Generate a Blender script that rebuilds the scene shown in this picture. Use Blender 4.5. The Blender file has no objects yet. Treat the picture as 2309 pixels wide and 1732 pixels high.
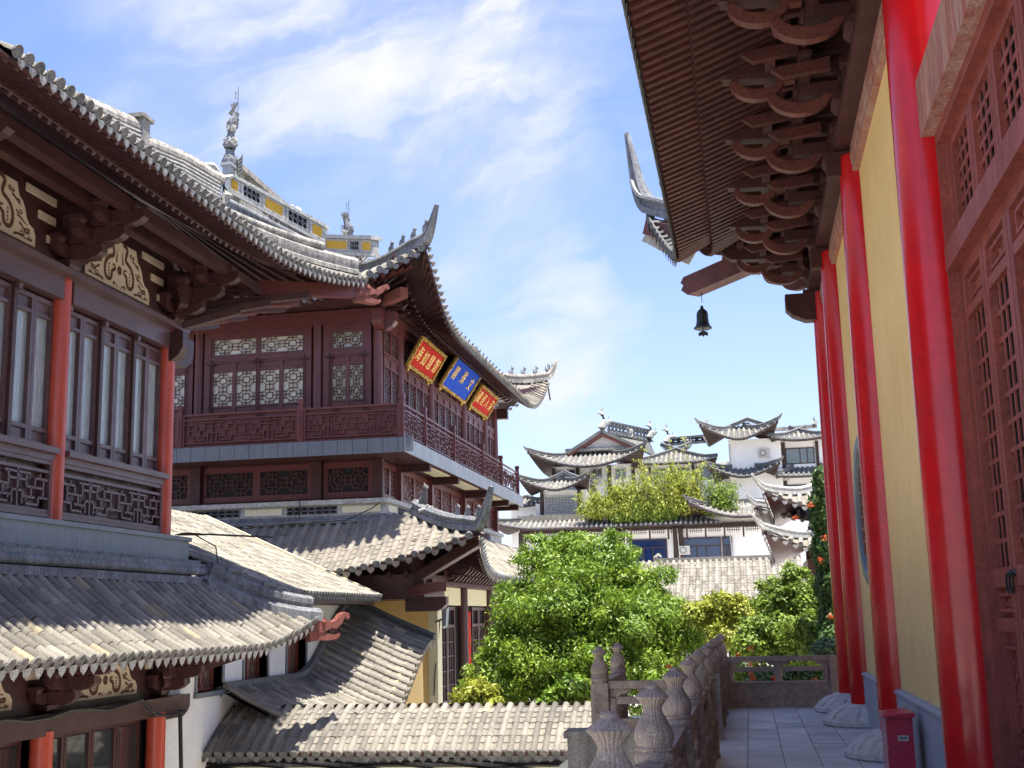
import bpy, math, random
import numpy as np
from mathutils import Vector, Matrix
random.seed(7); rng = np.random.default_rng(11)
PI = math.pi; R_ = math.radians
SC = bpy.context.scene
COL = SC.collection
# ---------------------------------------------------------------- camera
F, CX, CY = 2760.0, 1154.5, 866.0            # focal length and centre in photo pixels (2309 x 1732)
PITCH, ROLL, YAW = R_(10.83), R_(1.35), R_(10.55)
EYE = Vector((0, 0, 1.7))
fwd = Vector((-math.sin(YAW)*math.cos(PITCH), math.cos(YAW)*math.cos(PITCH), math.sin(PITCH)))
r0 = Vector((math.cos(YAW), math.sin(YAW), 0)); u0 = r0.cross(fwd)
RT = math.cos(ROLL)*r0 - math.sin(ROLL)*u0; UP = math.cos(ROLL)*u0 + math.sin(ROLL)*r0
def at(x, y, X=None, Y=None, Z=None):
    d = fwd*F + RT*(x-CX) - UP*(y-CY)
    t = (X-EYE.x)/d.x if X is not None else ((Y-EYE.y)/d.y if Y is not None else (Z-EYE.z)/d.z)
    return EYE + d*t
cam = bpy.data.cameras.new('camera'); camo = bpy.data.objects.new('camera', cam); COL.objects.link(camo)
cam.sensor_width = 36; cam.lens = F/2309*36; cam.clip_start = .1; cam.clip_end = 3000
m = Matrix((RT, UP, -fwd)).transposed().to_4x4(); m.translation = EYE; camo.matrix_world = m
SC.camera = camo
# ---------------------------------------------------------------- light
SUN = Vector((.17, -.15, 1)).normalized()
el = math.asin(SUN.z); az = math.atan2(SUN.x, SUN.y)
w = bpy.data.worlds.new('World'); SC.world = w; w.use_nodes = True
nt = w.node_tree; nt.nodes.clear(); N = nt.nodes.new; Lk = nt.links.new
out = N('ShaderNodeOutputWorld'); bg = N('ShaderNodeBackground'); sky = N('ShaderNodeTexSky')
sky.sky_type = 'NISHITA'; sky.sun_disc = False; sky.sun_elevation = el; sky.sun_rotation = az
sky.air_density = 1.0; sky.dust_density = 1.2; sky.ozone_density = 1.6
bg.inputs[1].default_value = .115
def vm(op, a, b=None, sc=None):
    n = N('ShaderNodeVectorMath'); n.operation = op
    for i, x in enumerate((a, b)):
        if x is None: continue
        if hasattr(x, 'is_linked') or hasattr(x, 'links'): Lk(x, n.inputs[i])
        else: n.inputs[i].default_value = x
    if sc is not None:
        if hasattr(sc, 'links'): Lk(sc, n.inputs['Scale'])
        else: n.inputs['Scale'].default_value = sc
    return n.outputs['Value'] if op in ('DOT_PRODUCT', 'LENGTH') else n.outputs[0]
def mt(op, a, b=None, c=None, clamp=False):
    n = N('ShaderNodeMath'); n.operation = op; n.use_clamp = clamp
    for i, x in enumerate((a, b, c)):
        if x is None: continue
        if hasattr(x, 'links'): Lk(x, n.inputs[i])
        else: n.inputs[i].default_value = x
    return n.outputs[0]
tc = N('ShaderNodeTexCoord'); D = tc.outputs['Generated']
def cn(vec, scale, detail, rough, dist=0):
    n = N('ShaderNodeTexNoise'); n.inputs['Scale'].default_value = scale; n.inputs['Detail'].default_value = detail
    n.inputs['Roughness'].default_value = rough; n.inputs['Distortion'].default_value = dist; Lk(vec, n.inputs['Vector']); return n.outputs['Fac']
sep = N('ShaderNodeSeparateXYZ'); Lk(D, sep.inputs[0])
zz_ = mt('ADD', mt('MAXIMUM', sep.outputs[2], 0.0), .12)
cv = N('ShaderNodeCombineXYZ'); Lk(mt('DIVIDE', sep.outputs[0], zz_), cv.inputs[0]); Lk(mt('DIVIDE', sep.outputs[1], zz_), cv.inputs[1])
wob = N('ShaderNodeTexNoise'); wob.inputs['Scale'].default_value = 3.2; wob.inputs['Detail'].default_value = 6; wob.inputs['Roughness'].default_value = .6; Lk(D, wob.inputs['Vector'])
Dw = vm('NORMALIZE', vm('ADD', D, vm('SCALE', vm('SUBTRACT', wob.outputs['Color'], (.5, .5, .5)), None, .16)))
def streaks(ang, lo, hi, scale, detail=8, rough=.53):
    """noise drawn out along a direction of the sky dome"""
    c_, s_ = math.cos(R_(ang)), math.sin(R_(ang)); ea = RT*c_+UP*s_; eb = UP*c_-RT*s_
    v = N('ShaderNodeCombineXYZ'); Lk(mt('MULTIPLY', vm('DOT_PRODUCT', Dw, tuple(ea)), lo), v.inputs[0]); Lk(mt('MULTIPLY', vm('DOT_PRODUCT', Dw, tuple(eb)), hi), v.inputs[1]); Lk(mt('MULTIPLY', vm('DOT_PRODUCT', Dw, tuple(fwd)), lo), v.inputs[2])
    return cn(v.outputs[0], scale, detail, rough, .25)
def lobe(px, py, width):
    d = (fwd*F + RT*(px-CX) - UP*(py-CY)).normalized()
    q = mt('SUBTRACT', 1.0, mt('DIVIDE', mt('SUBTRACT', 1.0, vm('DOT_PRODUCT', Dw, tuple(d))), 1-math.cos(R_(width))), clamp=True)
    return mt('POWER', q, 1.3)
nA = streaks(14, 1.0, 4.0, 4.5); nS = streaks(52, 1.0, 3.0, 5.5); nB = cn(D, 2.2, 5, .55, .3)
acc = None
for px, py, wd, k in ((1260, 20, 5, .95), (1215, 110, 4.5, 1.0), (1160, 210, 4.5, 1.0), (1100, 300, 4.5, .95), (1040, 400, 5.5, 1.0), (1130, 450, 4.5, .9), (980, 470, 4.5, .8), (1250, 420, 3.5, .5), (820, 60, 7, .6), (520, 40, 6, .5), (640, 200, 6, .38), (880, 170, 6, .5), (860, 520, 6, .45), (1240, 775, 4, .95), (1350, 770, 3, .6), (1130, 790, 3, .5), (1280, 880, 5, .4), (380, 260, 5, .3)):
    x = mt('MULTIPLY', lobe(px, py, wd), k); acc = x if acc is None else mt('MAXIMUM', acc, x)
def ss(v, lo, hi):
    n = N('ShaderNodeMapRange'); n.interpolation_type = 'SMOOTHSTEP'; n.inputs[1].default_value = lo; n.inputs[2].default_value = hi; Lk(v, n.inputs[0]); return n.outputs[0]
wisp = ss(mt('ADD', mt('MULTIPLY', nA, .62), mt('MULTIPLY', nS, .38)), .36, .66)
fac = mt('ADD', mt('MULTIPLY', acc, mt('ADD', .22, mt('MULTIPLY', wisp, 1.0))), mt('MULTIPLY', ss(nA, .45, .75), mt('MULTIPLY', ss(nB, .38, .65), .42)), clamp=True)
hz = mt('MULTIPLY', mt('POWER', mt('SUBTRACT', 1.0, mt('MULTIPLY', sep.outputs[2], 2.2), clamp=True), 2.0), .45)
fac = mt('MAXIMUM', fac, hz)
mix = N('ShaderNodeMix'); mix.data_type = 'RGBA'; Lk(fac, mix.inputs[0]); 
skb = N('ShaderNodeMix'); skb.data_type = 'RGBA'; skb.blend_type = 'MULTIPLY'; skb.inputs[0].default_value = 1; Lk(sky.outputs[0], skb.inputs[6]); skb.inputs[7].default_value = (.84, .85, 1.04, 1)
Lk(skb.outputs[2], mix.inputs[6]); mix.inputs[7].default_value = (3.5, 3.55, 3.75, 1)
Lk(mix.outputs[2], bg.inputs[0]); Lk(bg.outputs[0], out.inputs[0])
sl = bpy.data.lights.new('sun', 'SUN'); sl.energy = 5.0; sl.angle = R_(.55); sl.color = (1, .94, .82)
so = bpy.data.objects.new('sun', sl); COL.objects.link(so); so.rotation_euler = (-SUN).to_track_quat('-Z', 'Y').to_euler(); so.location = (0, 0, 60)
SC.view_settings.view_transform = 'Standard'; SC.view_settings.look = 'None'; SC.view_settings.gamma = 1; SC.view_settings.exposure = 1.3
SC.cycles.max_bounces = 8; SC.cycles.diffuse_bounces = 5; SC.cycles.use_denoising = True
# ---------------------------------------------------------------- materials
MT = {}
def M(name, col, col2=None, rough=.65, scale=3.0, amt=.5, fine=30, bump=.15, spec=.4, coat=0, metal=0, rnd=0, stretch=(1, 1, 1), fac_amt=.35, streak=0, translucent=0, attr=None):
    if name in MT: return MT[name]
    m = bpy.data.materials.new(name); m.use_nodes = True; MT[name] = m
    t = m.node_tree; t.nodes.clear(); n = t.nodes.new; l = t.links.new
    o = n('ShaderNodeOutputMaterial'); b = n('ShaderNodeBsdfPrincipled'); l(b.outputs[0], o.inputs[0])
    g = n('ShaderNodeNewGeometry'); mp = n('ShaderNodeMapping'); mp.inputs['Scale'].default_value = stretch; l(g.outputs['Position'], mp.inputs[0])
    a = n('ShaderNodeTexNoise'); a.inputs['Scale'].default_value = scale; a.inputs['Detail'].default_value = 6; a.inputs['Roughness'].default_value = .6; l(mp.outputs[0], a.inputs[0])
    f = n('ShaderNodeTexNoise'); f.inputs['Scale'].default_value = fine; f.inputs['Detail'].default_value = 4; l(mp.outputs[0], f.inputs[0])
    r = n('ShaderNodeMapRange'); r.inputs[1].default_value = .32; r.inputs[2].default_value = .68; l(a.outputs[0], r.inputs[0])
    c2 = col2 or tuple(x*.6 for x in col)
    mx = n('ShaderNodeMix'); mx.data_type = 'RGBA'; mx.inputs[6].default_value = (*col, 1); mx.inputs[7].default_value = (*c2, 1)
    q = n('ShaderNodeMath'); q.operation = 'MULTIPLY'; q.inputs[1].default_value = amt; l(r.outputs[0], q.inputs[0]); l(q.outputs[0], mx.inputs[0])
    cur = mx.outputs[2]
    h = n('ShaderNodeHueSaturation'); l(cur, h.inputs['Color'])
    v = n('ShaderNodeMapRange'); v.inputs[3].default_value = 1-fac_amt; v.inputs[4].default_value = 1+fac_amt; v.inputs[1].default_value = .3; v.inputs[2].default_value = .7; l(f.outputs[0], v.inputs[0])
    val = v.outputs[0]
    if rnd or attr:
        if attr: oi = n('ShaderNodeAttribute'); oi.attribute_name = attr; rs = oi.outputs['Fac']
        else: oi = n('ShaderNodeObjectInfo'); rs = oi.outputs['Random']
        k = n('ShaderNodeMapRange'); k.inputs[3].default_value = 1-rnd; k.inputs[4].default_value = 1+rnd; l(rs, k.inputs[0])
        mm = n('ShaderNodeMath'); mm.operation = 'MULTIPLY'; l(val, mm.inputs[0]); l(k.outputs[0], mm.inputs[1]); val = mm.outputs[0]
    if streak:
        sm = n('ShaderNodeMapping'); sm.inputs['Scale'].default_value = (9, 9, .5); l(g.outputs['Position'], sm.inputs[0])
        sn = n('ShaderNodeTexNoise'); sn.inputs['Scale'].default_value = 1.3; sn.inputs['Detail'].default_value = 5; l(sm.outputs[0], sn.inputs[0])
        sr = n('ShaderNodeMapRange'); sr.inputs[1].default_value = .35; sr.inputs[2].default_value = .65; sr.inputs[3].default_value = 1-streak; sr.inputs[4].default_value = 1+streak*.4; l(sn.outputs[0], sr.inputs[0])
        mm = n('ShaderNodeMath'); mm.operation = 'MULTIPLY'; l(val, mm.inputs[0]); l(sr.outputs[0], mm.inputs[1]); val = mm.outputs[0]
    l(val, h.inputs['Value']); l(h.outputs[0], b.inputs['Base Color'])
    rr = n('ShaderNodeMapRange'); rr.inputs[3].default_value = max(.03, rough-.12); rr.inputs[4].default_value = min(1, rough+.12); l(a.outputs[0], rr.inputs[0]); l(rr.outputs[0], b.inputs['Roughness'])
    b.inputs['Specular IOR Level'].default_value = spec; b.inputs['Coat Weight'].default_value = coat; b.inputs['Coat Roughness'].default_value = .12; b.inputs['Metallic'].default_value = metal
    if bump:
        bu = n('ShaderNodeBump'); bu.inputs['Strength'].default_value = bump; bu.inputs['Distance'].default_value = .02; l(f.outputs[0], bu.inputs['Height']); l(bu.outputs[0], b.inputs['Normal'])
    if translucent:
        tr = n('ShaderNodeBsdfTranslucent'); l(h.outputs[0], tr.inputs[0]); ms = n('ShaderNodeMixShader'); ms.inputs[0].default_value = translucent
        l(b.outputs[0], ms.inputs[1]); l(tr.outputs[0], ms.inputs[2]); l(ms.outputs[0], o.inputs[0])
    return m
def glass(name, col, rough=.08, trans=0.0, spec=.8):
    m = bpy.data.materials.new(name); m.use_nodes = True; MT[name] = m
    b = m.node_tree.nodes['Principled BSDF']; t = m.node_tree; g = t.nodes.new('ShaderNodeNewGeometry')
    f = t.nodes.new('ShaderNodeTexNoise'); f.inputs['Scale'].default_value = 2.5; f.inputs['Detail'].default_value = 3; t.links.new(g.outputs['Position'], f.inputs[0])
    mx = t.nodes.new('ShaderNodeMix'); mx.data_type = 'RGBA'; mx.inputs[6].default_value = (*col, 1); mx.inputs[7].default_value = (*[c*.55 for c in col], 1); t.links.new(f.outputs[0], mx.inputs[0]); t.links.new(mx.outputs[2], b.inputs['Base Color'])
    bu = t.nodes.new('ShaderNodeBump'); bu.inputs['Strength'].default_value = .06; t.links.new(f.outputs[0], bu.inputs['Height']); t.links.new(bu.outputs[0], b.inputs['Normal'])
    b.inputs['Roughness'].default_value = rough; b.inputs['Specular IOR Level'].default_value = spec; b.inputs['Coat Weight'].default_value = .6; b.inputs['Coat Roughness'].default_value = .04
    return m
TILE = M('roof tile grey', (.265, .243, .203), (.125, .12, .112), .85, 1.1, .85, 45, .35, .2, rnd=.3, fac_amt=.25)
TILEP = M('pan tile grey', (.27, .245, .205), (.12, .115, .11), .88, 2, .8, 40, .3, .2, fac_amt=.25)
TILEB = M('brownish roof tile', (.255, .228, .19), (.16, .147, .13), .85, 1.6, .7, 45, .3, .2, rnd=.2, fac_amt=.2)
TILED = M('dark weathered tile', (.17, .17, .165), (.09, .09, .09), .85, 1.5, .7, 30, .3, .2, rnd=.25, fac_amt=.3)
TILEF = M('pale small tile', (.37, .34, .285), (.23, .21, .18), .85, 2.5, .8, 30, .2, .2, rnd=.2, fac_amt=.3)
TILEO = M('ochre lichened tile', (.36, .30, .20), (.24, .21, .155), .85, 3, .8, 40, .35, .2, rnd=.2, fac_amt=.25)
TILEA = M('pale small tile rows', (.285, .262, .215), (.18, .165, .138), .85, 2.5, .8, 30, .25, .2, rnd=.42, fac_amt=.3, attr='rnd')
TILEG = M('far grey tile rows', (.33, .30, .25), (.17, .16, .145), .85, 1.5, .85, 20, .25, .2, rnd=.35, fac_amt=.3, attr='rnd')
CAPM = M('carved tile end', (.23, .22, .205), (.08, .08, .08), .85, 14, .8, 60, .9, .2, rnd=.2, fac_amt=.5)
DRIP = M('carved drip tile', (.46, .445, .415), (.2, .2, .2), .85, 20, .75, 70, .9, .2, rnd=.18, fac_amt=.4)
RIDGE = M('ridge lime mortar', (.44, .41, .36), (.16, .155, .15), .9, 2.2, .85, 25, .5, .2, fac_amt=.4, streak=.35)
RIDGEG = M('ridge blue grey', (.23, .24, .255), (.12, .125, .135), .85, 2, .8, 25, .4, .2, fac_amt=.35, streak=.3)
RIDGEW = M('pale carved ridge stone', (.52, .51, .47), (.26, .26, .255), .85, 6, .8, 25, .6, .2, fac_amt=.35)
WOODD = M('dark brown lacquer', (.072, .027, .026), (.036, .015, .015), .42, 2.5, .7, 30, .12, .4, fac_amt=.25, stretch=(1, 1, .4))
WOODG = M('weathered purple brown wood', (.125, .068, .07), (.065, .034, .036), .35, 3, .7, 30, .12, .5, fac_amt=.25, stretch=(1, .5, 1))
WOODP = M('maroon lacquer', (.145, .041, .038), (.085, .025, .024), .38, 2, .6, 30, .08, .5, fac_amt=.18)
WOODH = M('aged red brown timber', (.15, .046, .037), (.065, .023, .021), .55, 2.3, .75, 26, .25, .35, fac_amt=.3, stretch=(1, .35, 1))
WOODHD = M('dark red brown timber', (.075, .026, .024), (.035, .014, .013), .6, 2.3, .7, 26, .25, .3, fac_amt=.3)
WOODR = M('deep maroon rafter timber', (.11, .034, .029), (.05, .018, .017), .6, 2.3, .75, 26, .25, .3, fac_amt=.3)
DOORW = M('red brown door paint', (.29, .074, .055), (.17, .046, .036), .55, 3, .7, 30, .2, .35, fac_amt=.22, streak=.2)
PEEL = M('peeling red paint', (.30, .095, .075), (.42, .28, .23), .7, 2.2, 1.0, 14, .4, .25, fac_amt=.35, stretch=(3, 3, .35))
REDC = M('glossy red lacquer', (.60, .005, .010), (.44, .012, .014), .27, .9, .85, 6, .025, .45, coat=.35, fac_amt=.09, streak=.1)
REDO = M('orange red painted column', (.50, .075, .042), (.40, .06, .035), .35, 1.5, .6, 9, .03, .45, coat=.15, fac_amt=.06, streak=.1)
REDB = M('crimson painted metal', (.42, .012, .05), (.36, .01, .04), .3, 3, .5, 20, .03, .5, coat=.4, fac_amt=.06)
YELW = M('ochre yellow plaster', (.88, .64, .29), (.76, .53, .22), .85, .75, .9, 9, .08, .2, fac_amt=.04, streak=.025)
YELP = M('yellow ridge panel', (.64, .38, .05), (.5, .29, .04), .85, 5, .7, 20, .2, .2, fac_amt=.2)
CREAM = M('cream plaster', (.74, .69, .47), (.66, .61, .42), .85, 3, .6, 20, .1, .2, fac_amt=.08)
CREAMP = M('cream painted board', (.62, .50, .37), (.55, .44, .33), .8, 3, .5, 20, .05, .2, fac_amt=.06)
SCROLL = M('brown scroll paint', (.12, .045, .03), None, .7, 8, .4, 30, .05, .3)
PLINTH = M('grey painted plinth', (.42, .43, .455), (.33, .34, .365), .8, 1.2, .7, 14, .08, .25, fac_amt=.08, streak=.16)
WHITE = M('white lime wall', (.88, .87, .85), (.76, .75, .73), .9, .8, .7, 14, .06, .2, fac_amt=.05, streak=.035)
ZINC = M('grey zinc sheet', (.165, .185, .21), (.125, .14, .16), .45, 1.5, .7, 14, .06, .5, metal=.15, fac_amt=.06, streak=.12)
ZINCL = M('pale grey metal and lit zinc edge', (.32, .345, .37), (.24, .26, .28), .5, 1.5, .7, 14, .06, .5, metal=.1, fac_amt=.08, streak=.12)  # on the balcony edge the paler tone paints in bounce light
STONE = M('carved grey brown stone', (.38, .315, .26), (.21, .175, .148), .88, 9, .8, 90, .7, .2, fac_amt=.3)
STONEW = M('pale lotus base stone', (.62, .59, .54), (.38, .365, .335), .9, 8, .8, 60, .5, .2, fac_amt=.3)
PAVE = M('blue grey paving stone', (.50, .50, .49), (.33, .33, .32), .62, 1.3, .95, 40, .25, .3, rnd=.16, fac_amt=.14)
CONC = M('weathered concrete', (.27, .25, .21), (.15, .145, .13), .9, 3, .8, 40, .3, .2, fac_amt=.25, streak=.3)
GRND = M('courtyard paving', (.58, .55, .50), (.47, .45, .41), .9, .6, .7, 6, .2, .2, fac_amt=.2)
GOLDT = M('gold leaf lettering', (.85, .58, .12), (.7, .45, .08), .4, 8, .5, 30, .05, .5, metal=.2, fac_amt=.1)
SOFD = M('eave shade soffit', (.035, .016, .016), (.02, .01, .01), .7, 3, .6, 20, .1, .3)  # soffit brown darkened to paint in the shade under the eaves
GOLD = M('gilded carving', (.62, .40, .07), (.30, .18, .03), .35, 14, .8, 45, .6, .5, metal=.5, fac_amt=.4)
SGRED = M('sign red lacquer', (.50, .016, .01), (.42, .012, .008), .75, 4, .5, 20, .04, .15, fac_amt=.08)
SGBLU = M('sign blue lacquer', (.006, .045, .50), (.02, .12, .65), .75, 6, .8, 30, .04, .15, fac_amt=.15)
BRONZE = M('dark bronze', (.05, .055, .05), (.03, .04, .035), .5, 8, .7, 30, .2, .5, metal=.6, fac_amt=.3)
BLACKC = M('black cable rubber', (.02, .02, .02), None, .6, 5, .3, 20, 0, .4)
IRON = M('galvanised rod', (.2, .21, .22), None, .5, 5, .3, 20, 0, .5, metal=.5)
PINKC = M('carved pinkish wood', (.24, .08, .064), (.12, .04, .034), .7, 9, .8, 50, .5, .3, fac_amt=.35)
BARK = M('tree bark', (.10, .08, .06), (.05, .04, .03), .9, 8, .8, 40, .6, .2, fac_amt=.4)
LEAF = M('evergreen leaf', (.235, .335, .035), (.10, .205, .022), .42, 1.2, .8, 5, 0, .45, rnd=.45, fac_amt=.25, translucent=.33, attr='rnd')
LEAFD = M('deep green leaf', (.075, .15, .035), (.045, .10, .025), .45, 1.2, .8, 5, 0, .45, rnd=.4, fac_amt=.25, translucent=.25, attr='rnd')
LEAFY = M('yellow green leaf', (.38, .40, .06), (.23, .29, .04), .5, .8, .8, 3, 0, .4, rnd=.4, fac_amt=.25, translucent=.33, attr='rnd')
LEAFM = M('maple leaf', (.26, .35, .05), (.12, .20, .035), .5, .9, .8, 4, 0, .4, rnd=.45, fac_amt=.25, translucent=.33, attr='rnd')
LEAFG = M('grey green leaf', (.13, .21, .11), (.08, .15, .07), .55, 2, .7, 6, 0, .4, rnd=.35, fac_amt=.2, translucent=.25, attr='rnd')
FLOW = M('orange trumpet petal', (.62, .14, .04), (.45, .06, .02), .5, 9, .6, 30, 0, .4, rnd=.25, translucent=.3, attr='rnd')
CURT = M('pale curtain behind glass', (.36, .40, .40), (.25, .285, .29), .25, 2, .8, 26, 0, .5, fac_amt=.5, stretch=(5, 5, .12), coat=.5)  # stretched noise paints fold shading into the curtain colour
GLD = glass('dark window glass', (.035, .04, .045)); GLB = glass('blue tinted glass', (.012, .035, .12)); GLC = glass('glass with lit curtain tone', (.88, .82, .62), .25)  # cream of the pale panes paints in lit curtains behind them
GLP = glass('frosted olive glass', (.46, .43, .28), .2); GLN = glass('grey green glass', (.16, .19, .18), .12)
INT = M('painted interior shade', (.012, .011, .011), None, .8, 2, .3, 10, 0, .2)  # near-black colour paints in the shade of unlit rooms and openings
FRAMEW = M('off white frame', (.55, .53, .48), None, .7, 4, .4, 20, .1, .3)
WOODF = M('dark far timber', (.06, .04, .035), (.035, .024, .02), .7, 2, .6, 20, .1, .3)
# ---------------------------------------------------------------- mesh helpers
class MB:
    def __init__(s): s.v = []; s.f = []
    def add(s, vs, fs):
        b = len(s.v); s.v += [tuple(p) for p in vs]; s.f += [tuple(b+i for i in q) for q in fs]; return s
    def box(s, x0, x1, y0, y1, z0, z1):
        return s.add([(x0, y0, z0), (x1, y0, z0), (x1, y1, z0), (x0, y1, z0), (x0, y0, z1), (x1, y0, z1), (x1, y1, z1), (x0, y1, z1)],
                     [(0, 3, 2, 1), (4, 5, 6, 7), (0, 1, 5, 4), (1, 2, 6, 5), (2, 3, 7, 6), (3, 0, 4, 7)])
    def bar(s, p, q, wd, h, up=(0, 0, 1), w2=None, h2=None):
        p = Vector(p); q = Vector(q); d = q-p
        if d.length < 1e-6: return s
        d.normalize(); up = Vector(up); sd = d.cross(up)
        if sd.length < 1e-5: sd = d.cross(Vector((0, 1, 0)))
        sd.normalize(); u = sd.cross(d); vs = []
        for c, ww, hh in ((p, wd, h), (q, w2 or wd, h2 or h)):
            for a, b in ((-1, -1), (1, -1), (1, 1), (-1, 1)): vs.append(c+sd*a*ww/2+u*b*hh/2)
        return s.add(vs, [(0, 1, 2, 3), (7, 6, 5, 4), (0, 4, 5, 1), (1, 5, 6, 2), (2, 6, 7, 3), (3, 7, 4, 0)])
    def prism(s, pts, ext):
        n = len(pts); e = Vector(ext); pts = [Vector(p) for p in pts]
        return s.add(pts+[p+e for p in pts], [tuple(range(n-1, -1, -1)), tuple(range(n, 2*n))]+[(i, (i+1) % n, n+(i+1) % n, n+i) for i in range(n)])
    def tube(s, pts, r, n=8, cap=True, sq=1.0, up=(0, 0, 1)):
        pts = [Vector(p) for p in pts]; k = len(pts); rs = r if isinstance(r, (list, tuple)) else [r]*k
        b = len(s.v); U = Vector(up)
        for i, p in enumerate(pts):
            d = (pts[min(i+1, k-1)]-pts[max(i-1, 0)]).normalized(); sd = d.cross(U)
            if sd.length < 1e-3: sd = d.cross(Vector((0, 1, .01)))
            sd.normalize(); u = sd.cross(d)
            for j in range(n):
                a = 2*PI*j/n; s.v.append(tuple(p+sd*math.cos(a)*rs[i]*sq+u*math.sin(a)*rs[i]))
        for i in range(k-1):
            for j in range(n): s.f.append((b+i*n+j, b+i*n+(j+1) % n, b+(i+1)*n+(j+1) % n, b+(i+1)*n+j))
        if cap: s.f.append(tuple(b+j for j in range(n-1, -1, -1))); s.f.append(tuple(b+(k-1)*n+j for j in range(n)))
        return s
    def sweep(s, pts, prof, up=(0, 0, 1), cap=True):
        """closed profile [(side, up)] swept along a polyline"""
        pts = [Vector(p) for p in pts]; k = len(pts); n = len(prof); b = len(s.v); U = Vector(up)
        for i, p in enumerate(pts):
            d = (pts[min(i+1, k-1)]-pts[max(i-1, 0)]).normalized(); sd = d.cross(U)
            if sd.length < 1e-3: sd = Vector((1, 0, 0))
            sd.normalize(); u = sd.cross(d)
            for a, c in prof: s.v.append(tuple(p+sd*a+u*c))
        for i in range(k-1):
            for j in range(n): s.f.append((b+i*n+j, b+i*n+(j+1) % n, b+(i+1)*n+(j+1) % n, b+(i+1)*n+j))
        if cap: s.f.append(tuple(b+j for j in range(n-1, -1, -1))); s.f.append(tuple(b+(k-1)*n+j for j in range(n)))
        return s
    def lathe(s, cx, cy, z0, prof, n=24, mod=None):
        b = len(s.v); k = len(prof)
        for r, z in prof:
            for j in range(n):
                a = 2*PI*j/n; rr = r if mod is None else r*mod(a, z)
                s.v.append((cx+rr*math.cos(a), cy+rr*math.sin(a), z0+z))
        for i in range(k-1):
            for j in range(n): s.f.append((b+i*n+j, b+i*n+(j+1) % n, b+(i+1)*n+(j+1) % n, b+(i+1)*n+j))
        s.f.append(tuple(b+j for j in range(n-1, -1, -1))); s.f.append(tuple(b+(k-1)*n+j for j in range(n)))
        return s
    def ball(s, c, rx, ry, rz, n=8, k=6, jit=0):
        b = len(s.v); c = Vector(c)
        for i in range(k+1):
            th = PI*i/k
            for j in range(n):
                a = 2*PI*j/n; q = 1+random.uniform(-jit, jit)
                s.v.append(tuple(c+Vector((rx*math.sin(th)*math.cos(a)*q, ry*math.sin(th)*math.sin(a)*q, rz*math.cos(th)*q))))
        for i in range(k):
            for j in range(n): s.f.append((b+i*n+j, b+(i+1)*n+j, b+(i+1)*n+(j+1) % n, b+i*n+(j+1) % n))
        return s
    def grid(s, rows):
        b = len(s.v); n = len(rows[0])
        for r in rows: s.v += [tuple(p) for p in r]
        for i in range(len(rows)-1):
            for j in range(n-1): s.f.append((b+i*n+j, b+i*n+j+1, b+(i+1)*n+j+1, b+(i+1)*n+j))
        return s
    def mesh(s, name, mat, smooth=False):
        me = bpy.data.meshes.new(name); me.from_pydata(s.v, [], s.f); me.materials.append(mat)
        if smooth:
            me.polygons.foreach_set('use_smooth', [True]*len(me.polygons)); me.set_sharp_from_angle(angle=R_(42))
        me.update(); return me
    def build(s, name, mat, parent=None, smooth=False, **kw):
        return link(name, s.mesh(name, mat, smooth), parent, **kw)
def link(name, me, parent=None, mw=None, **kw):
    o = bpy.data.objects.new(name, me); COL.objects.link(o)
    if parent is not None: setp(o, parent)
    if mw is not None: o.matrix_basis = mw
    for k, v in kw.items(): o[k] = v
    return o
PW = {}
def setp(o, p):
    o.parent = p
    mw = PW.get(p.name)
    if mw is not None: o.matrix_parent_inverse = mw
def thing(name, label, cat, loc=(0, 0, 0), group=None):
    o = bpy.data.objects.new(name, None); COL.objects.link(o); o.location = loc; o.empty_display_size = .3
    PW[o.name] = Matrix.Translation(-Vector(loc)); o['label'] = label; o['category'] = cat
    if group: o['group'] = group
    return o
def tag(o, label, cat, group=None):
    o['label'] = label; o['category'] = cat
    if group: o['group'] = group
    return o
def copy_tree(o, parent=None):
    c = o.copy(); COL.objects.link(c); c.parent = parent
    for ch in list(o.children): copy_tree(ch, c)
    return c
def frame(p, x, y, z):
    """matrix from origin and three (scaled) axes"""
    m = Matrix(((x[0], y[0], z[0], p[0]), (x[1], y[1], z[1], p[1]), (x[2], y[2], z[2], p[2]), (0, 0, 0, 1))); return m
# ---------------------------------------------------------------- unit pieces shared by all roofs
def _tile(n=7, taper=.94):
    b = MB(); vs = []
    for y, k in ((0, 1), (1, taper)):
        for j in range(n): a = PI*j/(n-1); vs.append((math.cos(a)*k, y, math.sin(a)*k))
    fs = [(j, j+1, n+j+1, n+j) for j in range(n-1)]+[tuple(range(n-1, -1, -1))]
    return b.add(vs, fs)
UT = {}
def unit_tile(mat):
    if ('t', mat.name) not in UT: UT[('t', mat.name)] = _tile().mesh('tube_tile', mat, True)
    return UT[('t', mat.name)]
def unit_cap(mat):
    if ('c', mat.name) not in UT:
        b = MB(); n = 14; rings = ((1.0, .25), (1.0, -.12), (.8, -.12), (.74, -.05), (.4, -.05), (.3, -.13), (.0, -.15))
        for r, y in rings:
            for j in range(n): a = 2*PI*j/n; b.v.append((math.cos(a)*r, y, math.sin(a)*r))
        for i in range(len(rings)-1):
            for j in range(n): b.f.append((i*n+j, (i+1)*n+j, (i+1)*n+(j+1) % n, i*n+(j+1) % n))
        UT[('c', mat.name)] = b.mesh('tile_cap', mat)
    return UT[('c', mat.name)]
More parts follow.
